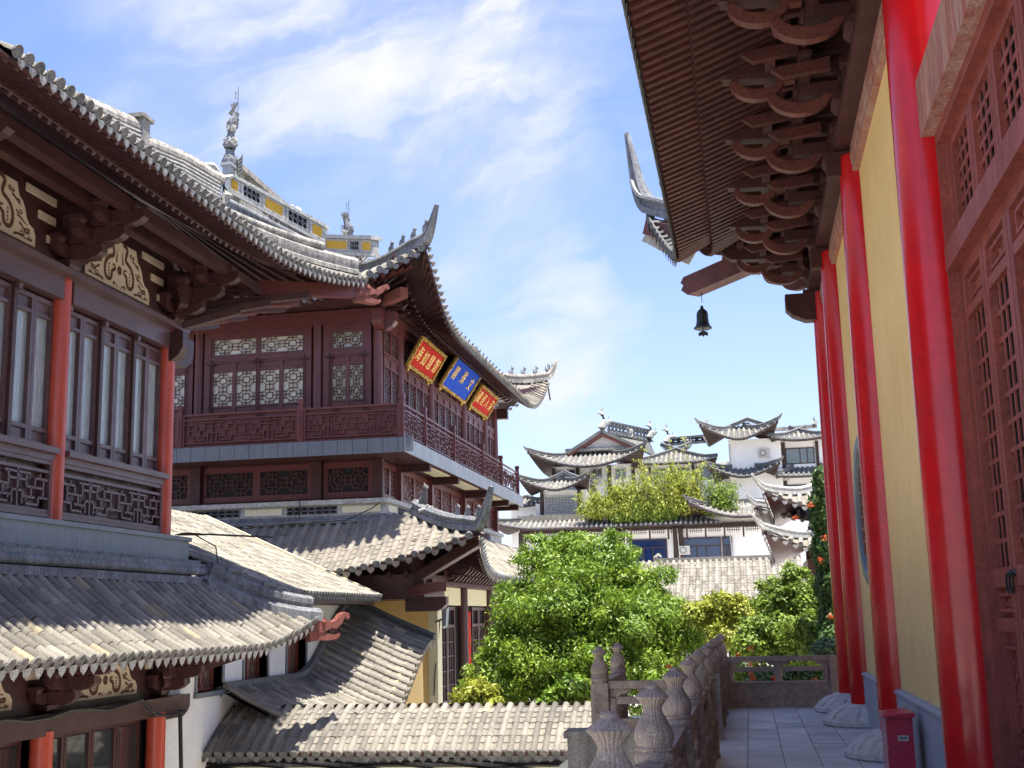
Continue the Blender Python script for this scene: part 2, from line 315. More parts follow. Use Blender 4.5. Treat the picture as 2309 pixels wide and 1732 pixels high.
def unit_drip(mat):
    if ('d', mat.name) not in UT:
        pts = [(-1, .12), (-1.02, -.3), (-.85, -.85), (-.5, -1.15), (-.2, -1.3), (0, -1.55), (.2, -1.3), (.5, -1.15), (.85, -.85), (1.02, -.3), (1, .12), (.5, -.1), (0, -.18), (-.5, -.1)]
        b = MB().prism([(x, -.1, z) for x, z in pts], (0, .16, 0))
        q = [(x*.7, -.14, z*.72-.12) for x, z in pts[:11]]; b.prism(q, (0, .06, 0))
        UT[('d', mat.name)] = b.mesh('drip_tile', mat)
    return UT[('d', mat.name)]
def unit_box(mat):
    if ('b', mat.name) not in UT: UT[('b', mat.name)] = MB().box(-.5, .5, 0, 1, -.5, .5).mesh('beam', mat)
    return UT[('b', mat.name)]
def unit_rod(mat):
    if ('r', mat.name) not in UT: UT[('r', mat.name)] = MB().tube([(0, 0, 0), (0, 1, 0)], .5, 8).mesh('rod', mat, True)
    return UT[('r', mat.name)]
def place(name, me, parent, p, q, wd, h, up=(0, 0, 1)):
    p = Vector(p); q = Vector(q); d = q-p; sd = d.cross(Vector(up))
    if sd.length < 1e-5: sd = Vector((1, 0, 0))
    sd.normalize(); u = sd.cross(d).normalized()
    return link(name, me, parent, frame(p, sd*wd, d, u*h))
# ---------------------------------------------------------------- roofs
class Roof:
    """hipped roof over the eave rectangle x0..x1, y0..y1; corners in `cor` sweep up and out"""
    def __init__(s, x0, x1, y0, y1, ze, zt, run, lift=0, R=4, push=0, cor='SE NE SW NW', curve=.35, pw=2.2, hips=None, extra=None, lm={}):
        s.__dict__.update(x0=x0, x1=x1, y0=y0, y1=y1, ze=ze, zt=zt, run=run, lift=lift, R=R, push=push, curve=curve, pw=pw, extra=extra)
        s.cor = cor.split(); s.hips = (hips.split() if hips is not None else s.cor)
        P = dict(SE=(x1, y0, 1, -1), NE=(x1, y1, 1, 1), SW=(x0, y0, -1, -1), NW=(x0, y1, -1, 1)); s.P = P
        s.C = [(*P[c], lm.get(c, lift)) for c in s.cor]
    def warp(s, p):
        x, y, z = p
        dx = dy = dz = 0
        for cx, cy, ox, oy, lf in s.C:
            q = 1-math.hypot(x-cx, y-cy)/s.R
            if q > 0: dz += lf*q**s.pw; dx += ox*s.push*q**2; dy += oy*s.push*q**2
        v = Vector((x+dx, y+dy, z+dz))
        return s.extra(v) if s.extra else v
    def prof(s, d):
        q = d/s.run; return s.ze+(s.zt-s.ze)*(q*(1-s.curve)+s.curve*q*abs(q))
    def raw(s, side, v, d):
        z = s.prof(d)
        return {'S': (s.x0+v, s.y0+d, z), 'E': (s.x1-d, s.y0+v, z), 'N': (s.x1-v, s.y1-d, z), 'W': (s.x0+d, s.y1-v, z)}[side]
    def pt(s, side, v, d, off=0):
        p = s.raw(side, v, d); q = s.warp(p); q.z += off; return q
    def L(s, side): return s.x1-s.x0 if side in 'SN' else s.y1-s.y0
    def ends(s, side): return {'S': ('SW', 'SE'), 'E': ('SE', 'NE'), 'N': ('NE', 'NW'), 'W': ('NW', 'SW')}[side]
    def dmax(s, side, v):
        a, b = s.ends(side); r = s.run
        if a in s.hips: r = min(r, max(v, .01))
        if b in s.hips: r = min(r, max(s.L(side)-v, .01))
        return r
    def deck(s, sides, parent, mtop, msof, th=.12, ns=26, nd=6, v0=None, v1=None, soffit=True):
        for sd in sides:
            t = MB(); u = MB(); L = s.L(sd); a0 = 0 if v0 is None else v0; a1 = L if v1 is None else v1; rows = []; rowu = []
            for i in range(ns+1):
                v = a0+(a1-a0)*i/ns; dm = s.dmax(sd, v)
                rows.append([s.pt(sd, v, dm*j/nd, -.015) for j in range(nd+1)])
                rowu.append([s.pt(sd, v, dm*j/nd, -.015-th) for j in range(nd+1)])
            t.grid(rows); t.build('pan_bed', mtop, parent, kind='stuff')
            u.grid(rowu); b = len(u.v)
            for i in range(ns+1): u.v.append(tuple(rows[i][0])); u.v.append(tuple(rowu[i][0]))
            for i in range(ns): u.f.append((b+2*i, b+2*i+1, b+2*i+3, b+2*i+2))
            if soffit: u.build('soffit_board', msof, parent, True)
    def lay(s, sd, parent, pitch, tl, r, mat, v0=None, v1=None, mode='obj', caps=True, drips=True, capm=None, dripm=None, dlim=None, pans=None, cr=1.12, rs=1.0, nseg=None, limit=300, over=.0, rattr=False, ds=1.0):
        """tube tile rows: mode 'obj' one object per tile, 'stuff' joined rows"""
        L = s.L(sd); a0 = pitch/2 if v0 is None else v0; a1 = L if v1 is None else v1
        st = MB(); pan = MB(); rat = []; v = a0; cnt = 0; me = unit_tile(mat); n = int((a1-a0)/pitch)
        for i in range(n+1):
            v = a0+i*pitch
            dm = s.dmax(sd, v)
            if dlim: dm = min(dm, dlim)
            side = (s.pt(sd, v+.05, 0)-s.pt(sd, v-.05, 0)).normalized()
            K = max(1, round((dm+over)/tl)) if nseg is None else nseg
            P = [s.pt(sd, v, -over+(dm+over)*k/K) for k in range(K+1)]
            use_obj = mode == 'obj' and cnt+K <= limit
            if use_obj:
                for k in range(K):
                    d = P[k+1]-P[k]; sdv = d.cross(Vector((0, 0, 1))).normalized(); u = sdv.cross(d).normalized(); j = random.uniform(.97, 1.03)
                    link('tube_tile', me if random.random() > .022 or mat is not TILE else unit_tile(TILEO), parent, frame(P[k]+(d*random.uniform(-.12, .05) if random.random() < .04 else d*0)+u*random.uniform(-.006, .006)+sdv*random.uniform(-.006, .006), sdv*r*j, d*1.03+sdv*random.uniform(-.012, .012), u*r*rs*j)); cnt += 1
            elif dm > .05:
                m = 6; b = len(st.v)
                if rattr:                                       # one separate tile per step, each lapping the next
                    for k in range(K):
                        d = P[k+1]-P[k]; sdv = d.cross(Vector((0, 0, 1))).normalized(); u = sdv.cross(d).normalized(); b = len(st.v); rv = random.random(); o_ = sdv*random.uniform(-.05, .05)*r
                        for p_, kk in ((P[k], 1.04), (P[k+1], .9)):
                            for j in range(m): a = PI*j/(m-1); st.v.append(tuple(p_+o_+sdv*math.cos(a)*r*kk+u*math.sin(a)*r*rs*kk)); rat.append(rv)
                        for j in range(m-1): st.f.append((b+j, b+j+1, b+m+j+1, b+m+j))
                        st.f.append(tuple(b+j for j in range(m)))
                for k, p in enumerate(P if not rattr else []):
                    d = (P[min(k+1, K)]-P[max(k-1, 0)]); sdv = d.cross(Vector((0, 0, 1))).normalized(); u = sdv.cross(d).normalized()
                    for j in range(m): a = PI*j/(m-1); st.v.append(tuple(p+sdv*math.cos(a)*r+u*math.sin(a)*r*rs))
                for k in range(K if not rattr else 0):
                    for j in range(m-1): st.f.append((b+k*m+j, b+k*m+j+1, b+(k+1)*m+j+1, b+(k+1)*m+j))
                if not rattr: st.f.append(tuple(b+j for j in range(m)))
            dv = P[1]-P[0]; dv.normalize(); sdv = dv.cross(Vector((0, 0, 1))).normalized(); u = sdv.cross(dv).normalized()
            if caps:
                link('tile_cap', unit_cap(capm or CAPM), parent, frame(P[0]+u*r*.3-dv*.035, sdv*r*cr, dv*r, u*r*cr))
            if drips and i < n:
                q = s.pt(sd, v+pitch/2, -over-.02, -.005)
                link('drip_tile', unit_drip(dripm or DRIP), parent, frame(q+Vector((0, 0, -.03)), sdv*(pitch*.33*ds), dv*.05+Vector((0, 0, -.012)), Vector((0, 0, 1))*pitch*.36*ds))
            if pans and i < n:
                pl = tl*.5; k2 = max(1, int(min(dm, s.dmax(sd, v+pitch) if v+pitch < L else dm)/pl))
                for k in range(k2):
                    d0 = k*pl; d1 = d0+pl*1.0; h0, h1 = .026, .004
                    b = len(pan.v)
                    for dd, hh in ((d0, 0), (d0, h0), (d1, h1)):
                        for f, dip in ((.18, .012), (.5, -.012), (.82, .012)): pan.v.append(tuple(s.pt(sd, v+pitch*f, dd, hh+dip)))
                    for a_ in (0, 3):
                        pan.f += [(b+a_, b+a_+1, b+a_+4, b+a_+3), (b+a_+1, b+a_+2, b+a_+5, b+a_+4)]
        if st.v:
            ob = st.build('tube_tiles' if mode == 'obj' else 'tile_rows', mat, parent, True, kind='stuff')
            if rattr: ob.data.attributes.new('rnd', 'FLOAT', 'POINT').data.foreach_set('value', rat)
        if pan.v: pan.build('pan_tiles', pans, parent, kind='stuff')
    def rafters(s, sd, parent, pitch, d0, d1, wd, h, mat, off=-.2, v0=None, v1=None, fan=0, rod=False, name='rafter'):
        L = s.L(sd); a0 = pitch/2 if v0 is None else v0; a1 = L-.05 if v1 is None else v1; v = a0; me = unit_rod(mat) if rod else unit_box(mat)
        ea, eb = s.ends(sd)
        while v <= a1:
            vi = v
            if fan and ea in s.cor and v < fan: vi = v+(fan-v)*.85
            if fan and eb in s.cor and L-v < fan: vi = v-(fan-(L-v))*.85
            dd = min(d1, s.dmax(sd, vi))
            p = s.pt(sd, v, d0, off); q = s.pt(sd, vi, dd, off)
            if (q-p).length > .15: place(name, me, parent, p, q, wd, h)
            v += pitch
    def hipline(s, c, n=12, d0=0, d1=None, off=0):
        cx, cy, ox, oy = s.P[c]; d1 = s.run if d1 is None else d1
        out = []
        for i in range(n+1):
            d = d1+(d0-d1)*i/n
            p = s.warp((cx-ox*d, cy-oy*d, s.prof(d))); p.z += off; out.append(p)
        return out
RPROF = lambda w, h: [(-w/2, 0), (-w/2, h*.35), (-w*.38, h*.4), (-w*.38, h*.62), (-w*.55, h*.68), (-w*.55, h*.8), (-w*.3, h), (w*.3, h), (w*.55, h*.8), (w*.55, h*.68), (w*.38, h*.62), (w*.38, h*.4), (w/2, h*.35), (w/2, 0)]
def horn(pts, hgt, n=9, lean=None, up=1.0):
    """continue a hip line into an upswept horn"""
    d = (pts[-1]-pts[-2]).normalized(); h = Vector((d.x, d.y, 0)).normalized(); p = Vector(pts[-1]); out = []
    sl = math.atan2(d.z, math.hypot(d.x, d.y)); st = hgt/n*1.25
    for i in range(n):
        sl = min(sl+(up-sl)*.35 if sl < up else sl, 1.4); p = p+h*math.cos(sl)*st+Vector((0, 0, 1))*math.sin(sl)*st; out.append(p.copy())
    return out
def taper_sweep(mb, pts, prof, k0=1.0, k1=.35, start=0):
    n = len(pts); m_ = len(prof); b = len(mb.v)
    for i, p in enumerate(pts):
        d = (pts[min(i+1, n-1)]-pts[max(i-1, 0)]).normalized(); sd = d.cross(Vector((0, 0, 1)))
        if sd.length < 1e-3: sd = Vector((1, 0, 0))
        sd.normalize(); u = sd.cross(d); t = max(0, (i-start)/(max(1, n-1-start))); k = k0+(k1-k0)*t
        for a, c in prof: mb.v.append(tuple(p+sd*a*k+u*c*k))
    for i in range(n-1):
        for j in range(m_): mb.f.append((b+i*m_+j, b+i*m_+(j+1) % m_, b+(i+1)*m_+(j+1) % m_, b+(i+1)*m_+j))
    mb.f.append(tuple(b+j for j in range(m_-1, -1, -1))); mb.f.append(tuple(b+(n-1)*m_+j for j in range(m_)))
    return mb
def beast(parent, p, h, d, mat, name='ridge_beast'):
    """small seated ridge animal: haunches, chest, head with ears and a tail"""
    p = Vector(p); d = Vector((d[0], d[1], 0)).normalized(); b = MB()
    b.ball(p+Vector((0, 0, h*.18))-d*h*.12, h*.2, h*.2, h*.22, 8, 5, .08)
    b.tube([p-d*h*.1, p+d*h*.02+Vector((0, 0, h*.35)), p+d*h*.08+Vector((0, 0, h*.62))], [h*.17, h*.17, h*.12], 8)
    b.ball(p+d*h*.15+Vector((0, 0, h*.74)), h*.15, h*.15, h*.15, 8, 5, .1)
    b.tube([p+d*h*.2+Vector((0, 0, h*.72)), p+d*h*.36+Vector((0, 0, h*.68))], [h*.09, h*.05], 6)
    b.tube([p+d*h*.15+Vector((0, 0, 0)), p+d*h*.13+Vector((0, 0, h*.4))], [h*.07, h*.08], 6)
    b.tube([p+d*h*.08+Vector((0, 0, h*.84)), p+d*h*.0+Vector((0, 0, h*1.0))], [h*.06, h*.02], 5)
    b.tube([p-d*h*.25+Vector((0, 0, h*.1)), p-d*h*.36+Vector((0, 0, h*.4)), p-d*h*.24+Vector((0, 0, h*.62))], [h*.06, h*.07, h*.03], 6)
    return b.build(name, mat, parent, True)
# ---------------------------------------------------------------- lattice work on a plane: origin O, axes U (along), V (up), normal Nn
def seg(mb, O, U, V, a, b, wd, dp):
    p = O+U*a[0]+V*a[1]; q = O+U*b[0]+V*b[1]; mb.bar(p, q, dp, wd, up=(V if abs(a[0]-b[0]) > abs(a[1]-b[1]) else U))
def lattice_oct(mb, O, U, V, w_, h_, nx, ny, t=.022, dp=.03):
    cw, ch = w_/nx, h_/ny
    for i in range(nx):
        for j in range(ny):
            cx, cy = (i+.5)*cw, (j+.5)*ch; a, b = cw*.17, ch*.17; A, B = cw*.36, ch*.36; k = .45
            S = [((cx-a, cy-b), (cx+a, cy-b)), ((cx+a, cy-b), (cx+a, cy+b)), ((cx+a, cy+b), (cx-a, cy+b)), ((cx-a, cy+b), (cx-a, cy-b))]
            o8 = [(cx-A*k, cy-B), (cx+A*k, cy-B), (cx+A, cy-B*k), (cx+A, cy+B*k), (cx+A*k, cy+B), (cx-A*k, cy+B), (cx-A, cy+B*k), (cx-A, cy-B*k)]
            S += [(o8[q], o8[(q+1) % 8]) for q in range(8)]
            S += [((cx-cw/2, cy), (cx-a, cy)), ((cx+a, cy), (cx+cw/2, cy)), ((cx, cy-ch/2), (cx, cy-b)), ((cx, cy+b), (cx, cy+ch/2))]
            for sx in (-1, 1):
                for sy in (-1, 1):
                    S += [((cx+sx*cw/2, cy+sy*B*.55), (cx+sx*A, cy+sy*B*.55)), ((cx+sx*A*.55, cy+sy*ch/2), (cx+sx*A*.55, cy+sy*B))]
            for p, q in S: seg(mb, O, U, V, p, q, t, dp)
def lattice_grid(mb, O, U, V, w_, h_, nx, ny, t=.02, dp=.03):
    for i in range(1, nx): seg(mb, O, U, V, (w_*i/nx, 0), (w_*i/nx, h_), t, dp)
    for j in range(1, ny): seg(mb, O, U, V, (0, h_*j/ny), (w_, h_*j/ny), t, dp*.8)
def framebox(mb, O, U, V, w_, h_, t, dp):
    for a, b in (((0, t/2), (w_, t/2)), ((0, h_-t/2), (w_, h_-t/2))): seg(mb, O, U, V, a, b, t, dp)
    for a, b in (((t/2, t), (t/2, h_-t)), ((w_-t/2, t), (w_-t/2, h_-t))): seg(mb, O, U, V, a, b, t, dp)
MAZE = [((0, .8), (.22, .8)), ((.22, .8), (.22, .55)), ((.08, .8), (.08, .3)), ((.08, .55), (.36, .55)), ((.36, .55), (.36, .9)), ((.3, .9), (.5, .9)), ((.36, .72), (.5, .72)), ((.5, 1), (.5, 0)),
        ((0, .3), (.16, .3)), ((.16, .3), (.16, .1)), ((.16, .1), (.36, .1)), ((.28, .55), (.28, .28)), ((.22, .28), (.42, .28)), ((.42, .28), (.42, .08)), ((.42, .42), (.5, .42)), ((.42, .28), (.42, .42)), ((.36, .28), (.36, .18)), ((.14, .8), (.14, .93))]
MAZE = MAZE+[((1-a[0], a[1]), (1-b[0], b[1])) for a, b in MAZE if a[0] != b[0] or a[0] != .5]
def lattice_maze(mb, O, U, V, w_, h_, n, t=.028, dp=.04):
    for i in range(n):
        for a, b in MAZE: seg(mb, O, U, V, ((i+a[0])*w_/n, a[1]*h_), ((i+b[0])*w_/n, b[1]*h_), t, dp)
def ribbon(mb, O, U, V, pts, w0, w1=None, th=.006, Nn=None):
    """painted stroke: flat raised ribbon through (u, v) points, width tapering"""
    n = len(pts); w1 = w0 if w1 is None else w1; b = len(mb.v); Nn = Nn or U.cross(V)
    for i, p in enumerate(pts):
        d = Vector((pts[min(i+1, n-1)][0]-pts[max(i-1, 0)][0], pts[min(i+1, n-1)][1]-pts[max(i-1, 0)][1])); d = d.normalized() if d.length > 1e-9 else Vector((1, 0))
        nx, ny = -d.y, d.x; w = (w0+(w1-w0)*i/(n-1))/2
        for k in (-1, 1): mb.v.append(tuple(O+U*(p[0]+nx*w*k)+V*(p[1]+ny*w*k)+Nn*th))
    for i in range(n-1): mb.f.append((b+2*i, b+2*i+1, b+2*i+3, b+2*i+2))
def spiral(cx, cy, r, a0, turns, n=18, k=.25): return [(cx+r*(1-(1-k)*i/n)*math.cos(a0+turns*2*PI*i/n), cy+r*(1-(1-k)*i/n)*math.sin(a0+turns*2*PI*i/n)) for i in range(n+1)]
def bez(p0, p1, p2, p3, n=10):
    o = []
    for i in range(n+1):
        t = i/n; a, b, c, d = (1-t)**3, 3*t*(1-t)**2, 3*t*t*(1-t), t**3
        o.append((a*p0[0]+b*p1[0]+c*p2[0]+d*p3[0], a*p0[1]+b*p1[1]+c*p2[1]+d*p3[1]))
    return o
def painted_panel(parent, O, U, V, w_, h_):
    """cream board of stepped ogee outline with brown dragon scrolls"""
    half = [(.5, 0), (.5, .2), (.47, .32), (.42, .36), (.385, .46), (.36, .62), (.33, .72), (.29, .78), (.27, .9), (.26, 1.0)]
    out = [(x*w_, y*h_) for x, y in half]+[(-x*w_, y*h_) for x, y in reversed(half)]
    Nn = U.cross(V).normalized()
    pb = MB().prism([O+U*x+V*y-Nn*.03 for x, y in out], Nn*.03).build('painted_panel', CREAMP, parent)
    s = MB(); W = w_; H = h_
    for k in (-1, 1):
        f = lambda pts: [(k*x*W, y*H) for x, y in pts]
        ribbon(s, O, U, V, f(bez((.05, .98), (.2, .95), (.02, .7), (.13, .62))+bez((.13, .62), (.26, .52), (.24, .1), (.16, .13))+bez((.16, .13), (.1, .16), (.13, .3), (.1, .36))), .035*W, .03*W, Nn=Nn)
        for (cx, cy, r, a, t) in ((.4, .2, .05, 1, 1.2), (.3, .5, .045, 3, 1.1), (.2, .82, .045, 2, 1.2), (.33, .14, .045, 4, 1), (.44, .09, .03, 2, 1), (.27, .68, .03, 5, 1)):
            ribbon(s, O, U, V, f(spiral(cx, cy, r, a, t)), .014*W, .006*W, Nn=Nn)
        for q in (((.24, .05), (.3, .14), (.36, .04), (.45, .07)), ((.3, .3), (.36, .26), (.34, .16), (.42, .2)), ((.27, .42), (.34, .4), (.36, .3), (.4, .33)), ((.08, .06), (.12, .16), (.02, .1), (.03, .02)), ((.2, .74), (.26, .72), (.27, .6), (.32, .62)), ((.04, .55), (.07, .62), (.02, .72), (.04, .8))):
            ribbon(s, O, U, V, f(bez(*q)), .02*W, .004*W, Nn=Nn)
        for y in (.22, .29, .36, .43): ribbon(s, O, U, V, f([(.17, y), (.145, y+.02)]), .02*W, .002*W, Nn=Nn)
        ribbon(s, O, U, V, f(bez((.1, .36), (.05, .36), (.06, .48), (.11, .46))), .03*W, .012*W, Nn=Nn)
    ribbon(s, O, U, V, [(r*math.cos(a)*.02*W, .4*H+r*math.sin(a)*.02*W) for r, a in [(1, i*PI/4) for i in range(9)]], .035*W, Nn=Nn)
    s.build('scroll_paint', SCROLL, pb)
    return pb
def arm(mb, p, d, ln, h, wd, nose=.12):
    """bracket arm: block with a rounded lower outer end, running from p along d (unit)"""
    p = Vector(p); d = Vector(d); Z = Vector((0, 0, 1)); s = d.cross(Z).normalized()
    prof = [(0, h), (ln, h), (ln, h*.45), (ln-nose*.35, h*.2), (ln-nose, 0), (0, 0)]
    mb.prism([p+d*a+Z*b-s*wd/2 for a, b in prof], s*wd)
def dou(mb, p, w_, h):
    """bearing block: square with tapered foot"""
    x, y, z = p; a, b = w_/2, w_*.36
    mb.add([(x-b, y-b, z), (x+b, y-b, z), (x+b, y+b, z), (x-b, y+b, z), (x-a, y-a, z+h*.45), (x+a, y-a, z+h*.45), (x+a, y+a, z+h*.45), (x-a, y+a, z+h*.45), (x-a, y-a, z+h), (x+a, y-a, z+h), (x+a, y+a, z+h), (x-a, y+a, z+h)],
           [(3, 2, 1, 0), (0, 1, 5, 4), (1, 2, 6, 5), (2, 3, 7, 6), (3, 0, 4, 7), (4, 5, 9, 8), (5, 6, 10, 9), (6, 7, 11, 10), (7, 4, 8, 11), (8, 9, 10, 11)])
# ================================================================ ground and terrace
g = MB().box(-400, 400, -100, 700, -3.5, -3.2).build('ground', GRND); g['kind'] = 'structure'
ter = MB(); ter.box(-.70, 3, -8, 23.6, -3.2, -.03); ter.box(-2.1, -.70, 15.3, 17.75, -3.2, -.03)
ter = ter.build('terrace', STONE); ter['kind'] = 'structure'
MB().box(-.66, 1.74, -7.9, 23.5, -.03, -.012).build('mortar_bed', CONC, ter)
xs = [-.56, -.12, .3, .71, 1.13, 1.72]
for i in range(5):
    y = 1.0+random.uniform(0, .6)
    while y < 23.4:
        ln = random.choice((.85, .85, 1.27)) if i < 4 else .6
        y2 = min(y+ln, 23.42); h = random.uniform(-.0015, .0015)
        if y2-y > .1: MB().box(xs[i]+.005, xs[i+1]-.005, y+.005, y2-.005, -.03, h).build('paving_slab', PAVE, ter)
        y = y2
# ================================================================ stone balustrade
def finial_mesh():
    pr = [(.02, 0), (.104, 0), (.112, .018), (.113, .05), (.106, .066), (.098, .073), (.106, .079), (.107, .092), (.098, .099), (.104, .112), (.112, .138), (.111, .165), (.101, .2), (.085, .232), (.067, .262), (.055, .287), (.052, .303), (.06, .322), (.074, .343), (.093, .362), (.096, .368), (.088, .375), (.068, .392), (.046, .406), (.039, .411), (.038, .424), (.027, .434), (.0, .438)]
    def mod(a, z):
        if .075 < z < .095: return 1+.035*math.cos(30*a)
        if z > .2 and z < .405: return 1-.075*(1-abs(math.sin(11*a)))**2.5*min(1, (z-.2)/.06)
        if .1 < z <= .2: return 1-.06*(1-abs(math.cos(4.5*a+(PI/2 if z > .17 else 0))))**3
        return 1
    return MB().lathe(0, 0, 0, pr, 66, mod).mesh('finial', STONE, True)
FIN = finial_mesh()
def post_mesh(h=.89, w_=.21):
    a = w_/2; b = MB().box(-a, a, -a, a, 0, h)
    for sx, sy in ((0, -1), (0, 1), (-1, 0), (1, 0)):          # raised border and carved field on each face
        U = Vector((1, 0, 0)) if sx == 0 else Vector((0, 1, 0)); Nn = Vector((sx, sy, 0)); O = Nn*(a+.004)-U*(a*.72)+Vector((0, 0, h*.1)); V = Vector((0, 0, 1))
        framebox(b, O, U, V, a*1.44, h*.78, .016, .01)
        lattice_oct(b, O+U*.02+V*.02, U, V, a*1.44-.04, h*.78-.04, 1, 5, .007, .008)
    b.box(-a-.012, a+.012, -a-.012, a+.012, 0, .05)
    return b.mesh('post', STONE)
POST = post_mesh()
def cloud_post(b, O, U, h0, h1, w_):
    """vase with spreading leaves that carries the rail"""
    V = Vector((0, 0, 1)); D3 = U.cross(V)
    pr = [(.05, 0), (.055, .02), (.045, .05), (.068, .1), (.072, .14), (.055, .19), (.06, .21), (.058, .24)]
    k = (h1-h0)/.34; c = O+V*h0
    b.lathe(c.x, c.y, c.z, [(r*min(k, 1.1), z*k) for r, z in pr], 12)
    for sx in (-1, 1):
        pts = [(0, .24), (.05, .25), (.1, .28), (.16, .29), (.19, .31), (.2, .34), (0, .34)]
        b.prism([c+U*(sx*x*w_)+V*(z*k)-D3*.035 for x, z in pts], D3*.07)
def rail_panel(parent, p, q):
    """one bay of the balustrade between two posts"""
    p = Vector(p); q = Vector(q); U = (q-p).normalized(); L = (q-p).length; V = Vector((0, 0, 1)); D3 = U.cross(V)
    MB().bar(p+V*.865, q+V*.865, .13, .09).build('top_rail', STONE, parent)
    MB().bar(p+V*.68, q+V*.68, .07, .085).build('middle_rail', STONE, parent)
    for t in (.0, .5, 1.0):
        b = MB(); cloud_post(b, p+U*(L*t+(.05 if t == 0 else -.05 if t == 1 else 0)), U, .46, .815, 1.0); b.build('vase_support', STONE, parent, True)
    b = MB(); b.bar(p+V*.26, q+V*.26, .10, .36)
    for s in (-1, 1):
        for (a, c) in ((.06, .42), (.46, .54), (.58, .94)):
            O = p+U*(L*a)+V*.16+D3*(s*.052); framebox(b, O, U, V, L*(c-a), .17, .014, .012)
    b.build('carved_panel', STONE, parent)
    MB().bar(p+V*.445, q+V*.445, .15, .035).build('panel_cap', STONE, parent)
    MB().bar(p+V*.04, q+V*.04, .17, .082).build('base_course', STONE, parent)
def balustrade(name, label, pts, skip=(), grp=None):
    t = thing(name, label, 'balustrade', pts[0])
    for i, p in enumerate(pts):
        po = link('post', POST, t, Matrix.Translation(p)); f = link('finial', FIN, po, Matrix.Translation((0, 0, .89)) @ Matrix.Rotation(random.uniform(0, 6), 4, 'Z') @ Matrix.Diagonal((random.uniform(.97, 1.03), random.uniform(.97, 1.03), random.uniform(.98, 1.02), 1)))
    for i in range(len(pts)-1):
        if i in skip: continue
        a, b = Vector(pts[i]), Vector(pts[i+1]); d = (b-a).normalized()*.105
        rail_panel(t, a+d, b-d)
    return t
PY = [4.92, 7.04, 9.2, 11.3, 13.4, 15.45, 17.6, 19.7, 21.8, 23.42]
balustrade('stone_balustrade', 'long carved grey stone balustrade with bulbous finials along the terrace edge', [(-.56, y, 0) for y in PY], skip=(5,))
t = thing('stone_balustrade', 'short stone balustrade with two open bays closing the terrace beside red columns', 'balustrade', (.4, 23.42, 0))
rail_panel(t, (-.455, 23.42, 0), (1.36, 23.42, 0))
MB().box(1.36, 1.75, 23.33, 23.51, 0, .91).build('end_pier', STONE, t)
balustrade('stone_balustrade', 'stone balustrade turning out from the terrace at the head of the steps', [(-.56, 15.45, 0), (-1.86, 15.45, 0)][1:]+[(-1.86, 17.6, 0)])
t = thing('stone_balustrade', 'carved stone rail joining the terrace edge to the step post', 'balustrade', (-1.2, 15.45, 0)); rail_panel(t, (-1.755, 15.45, 0), (-.665, 15.45, 0))
# stair wall below the landing and its pale capped posts
c = MB(); c.box(-1.72, -.75, 11.6, 11.95, -3.2, .60); c.box(-1.75, -.75, 11.57, 11.98, .60, .66)
tag(c.build('stair_wall', CONC), 'weathered concrete stair wall with a sunlit top standing below the terrace balustrade', 'wall')
def pale_post(x, y, z, lab):
    t = thing('gate_post', lab, 'post', (x, y, -3.2), 'pale plastered posts below the terrace')
    MB().box(x-.1, x+.1, y-.1, y+.1, -3.2, z-.34).build('shaft', CREAM, t)
    MB().lathe(x, y, z-.34, [(.11, 0), (.12, .03), (.12, .12), (.17, .15), (.175, .18), (.14, .23), (.06, .29), (.03, .32), (.0, .34)], 20).build('cap', CREAM, t, True)
p = at(1290, 1702, Y=13.6); pale_post(p.x, p.y, p.z, 'pale plastered gate post with rounded cap in front of the stair wall')
p = at(1293, 1728, Y=12.6); pale_post(p.x-.05, p.y, p.z, 'pale plastered gate post standing lower beside the stair wall')
# ================================================================ red column hall on the right
hall = thing('temple_hall', 'great temple hall with glossy red columns, ochre walls and deep bracketed eaves', 'temple', (1.7, 16, 0))
CYS = [5.3, 10.4, 15.5, 19.8, 22.4]
def lotus_base():
    pr = [(.70, 0), (.72, .02), (.72, .075), (.70, .09), (.69, .092), (.685, .11), (.64, .165), (.56, .225), (.47, .262), (.40, .275), (.385, .30), (.32, .31), (0, .312)]
    def mod(a, z): return 1-(.12*(1-abs(math.cos(9*a)))**3+.03*(1-abs(math.cos(27*a)))**2 if .1 < z < .27 else 0)
    b = MB().lathe(0, 0, 0, pr, 120, mod); return b.mesh('lotus_base', STONEW, True)
LB = lotus_base()
def col_mesh():
    b = MB().lathe(0, 0, 0, [(.285, 0), (.285, 2), (.28, 4), (.27, 6), (.262, 7.1)], 48); return b.mesh('column', REDC, True)
CM = col_mesh()
for y in CYS:
    c = link('column', CM, hall, Matrix.Translation((1.72, y, .305))); link('lotus_base', LB, c, Matrix.Translation((0, 0, -.305)))
for a, b in zip(CYS[1:-1], CYS[2:]):
    MB().box(1.68, 2.2, a+.05, b-.05, .79, 7.15).build('wall_panel', YELW, hall)
    pl = MB(); pl.box(1.62, 2.2, a+.05, b-.05, 0, .74); pl.prism([(1.60, a+.05, .74), (1.60, a+.05, .765), (1.64, a+.05, .79), (2.2, a+.05, .79), (2.2, a+.05, .74)], (0, b-a-.1, 0)); pl.build('plinth', PLINTH, hall)
MB().box(1.9, 2.3, 22.4, 22.7, 0, 8.4).build('wall_panel', YELW, hall)
MB().box(2.3, 14, 22.3, 22.6, 0, 8.4).build('wall_panel', YELW, hall)
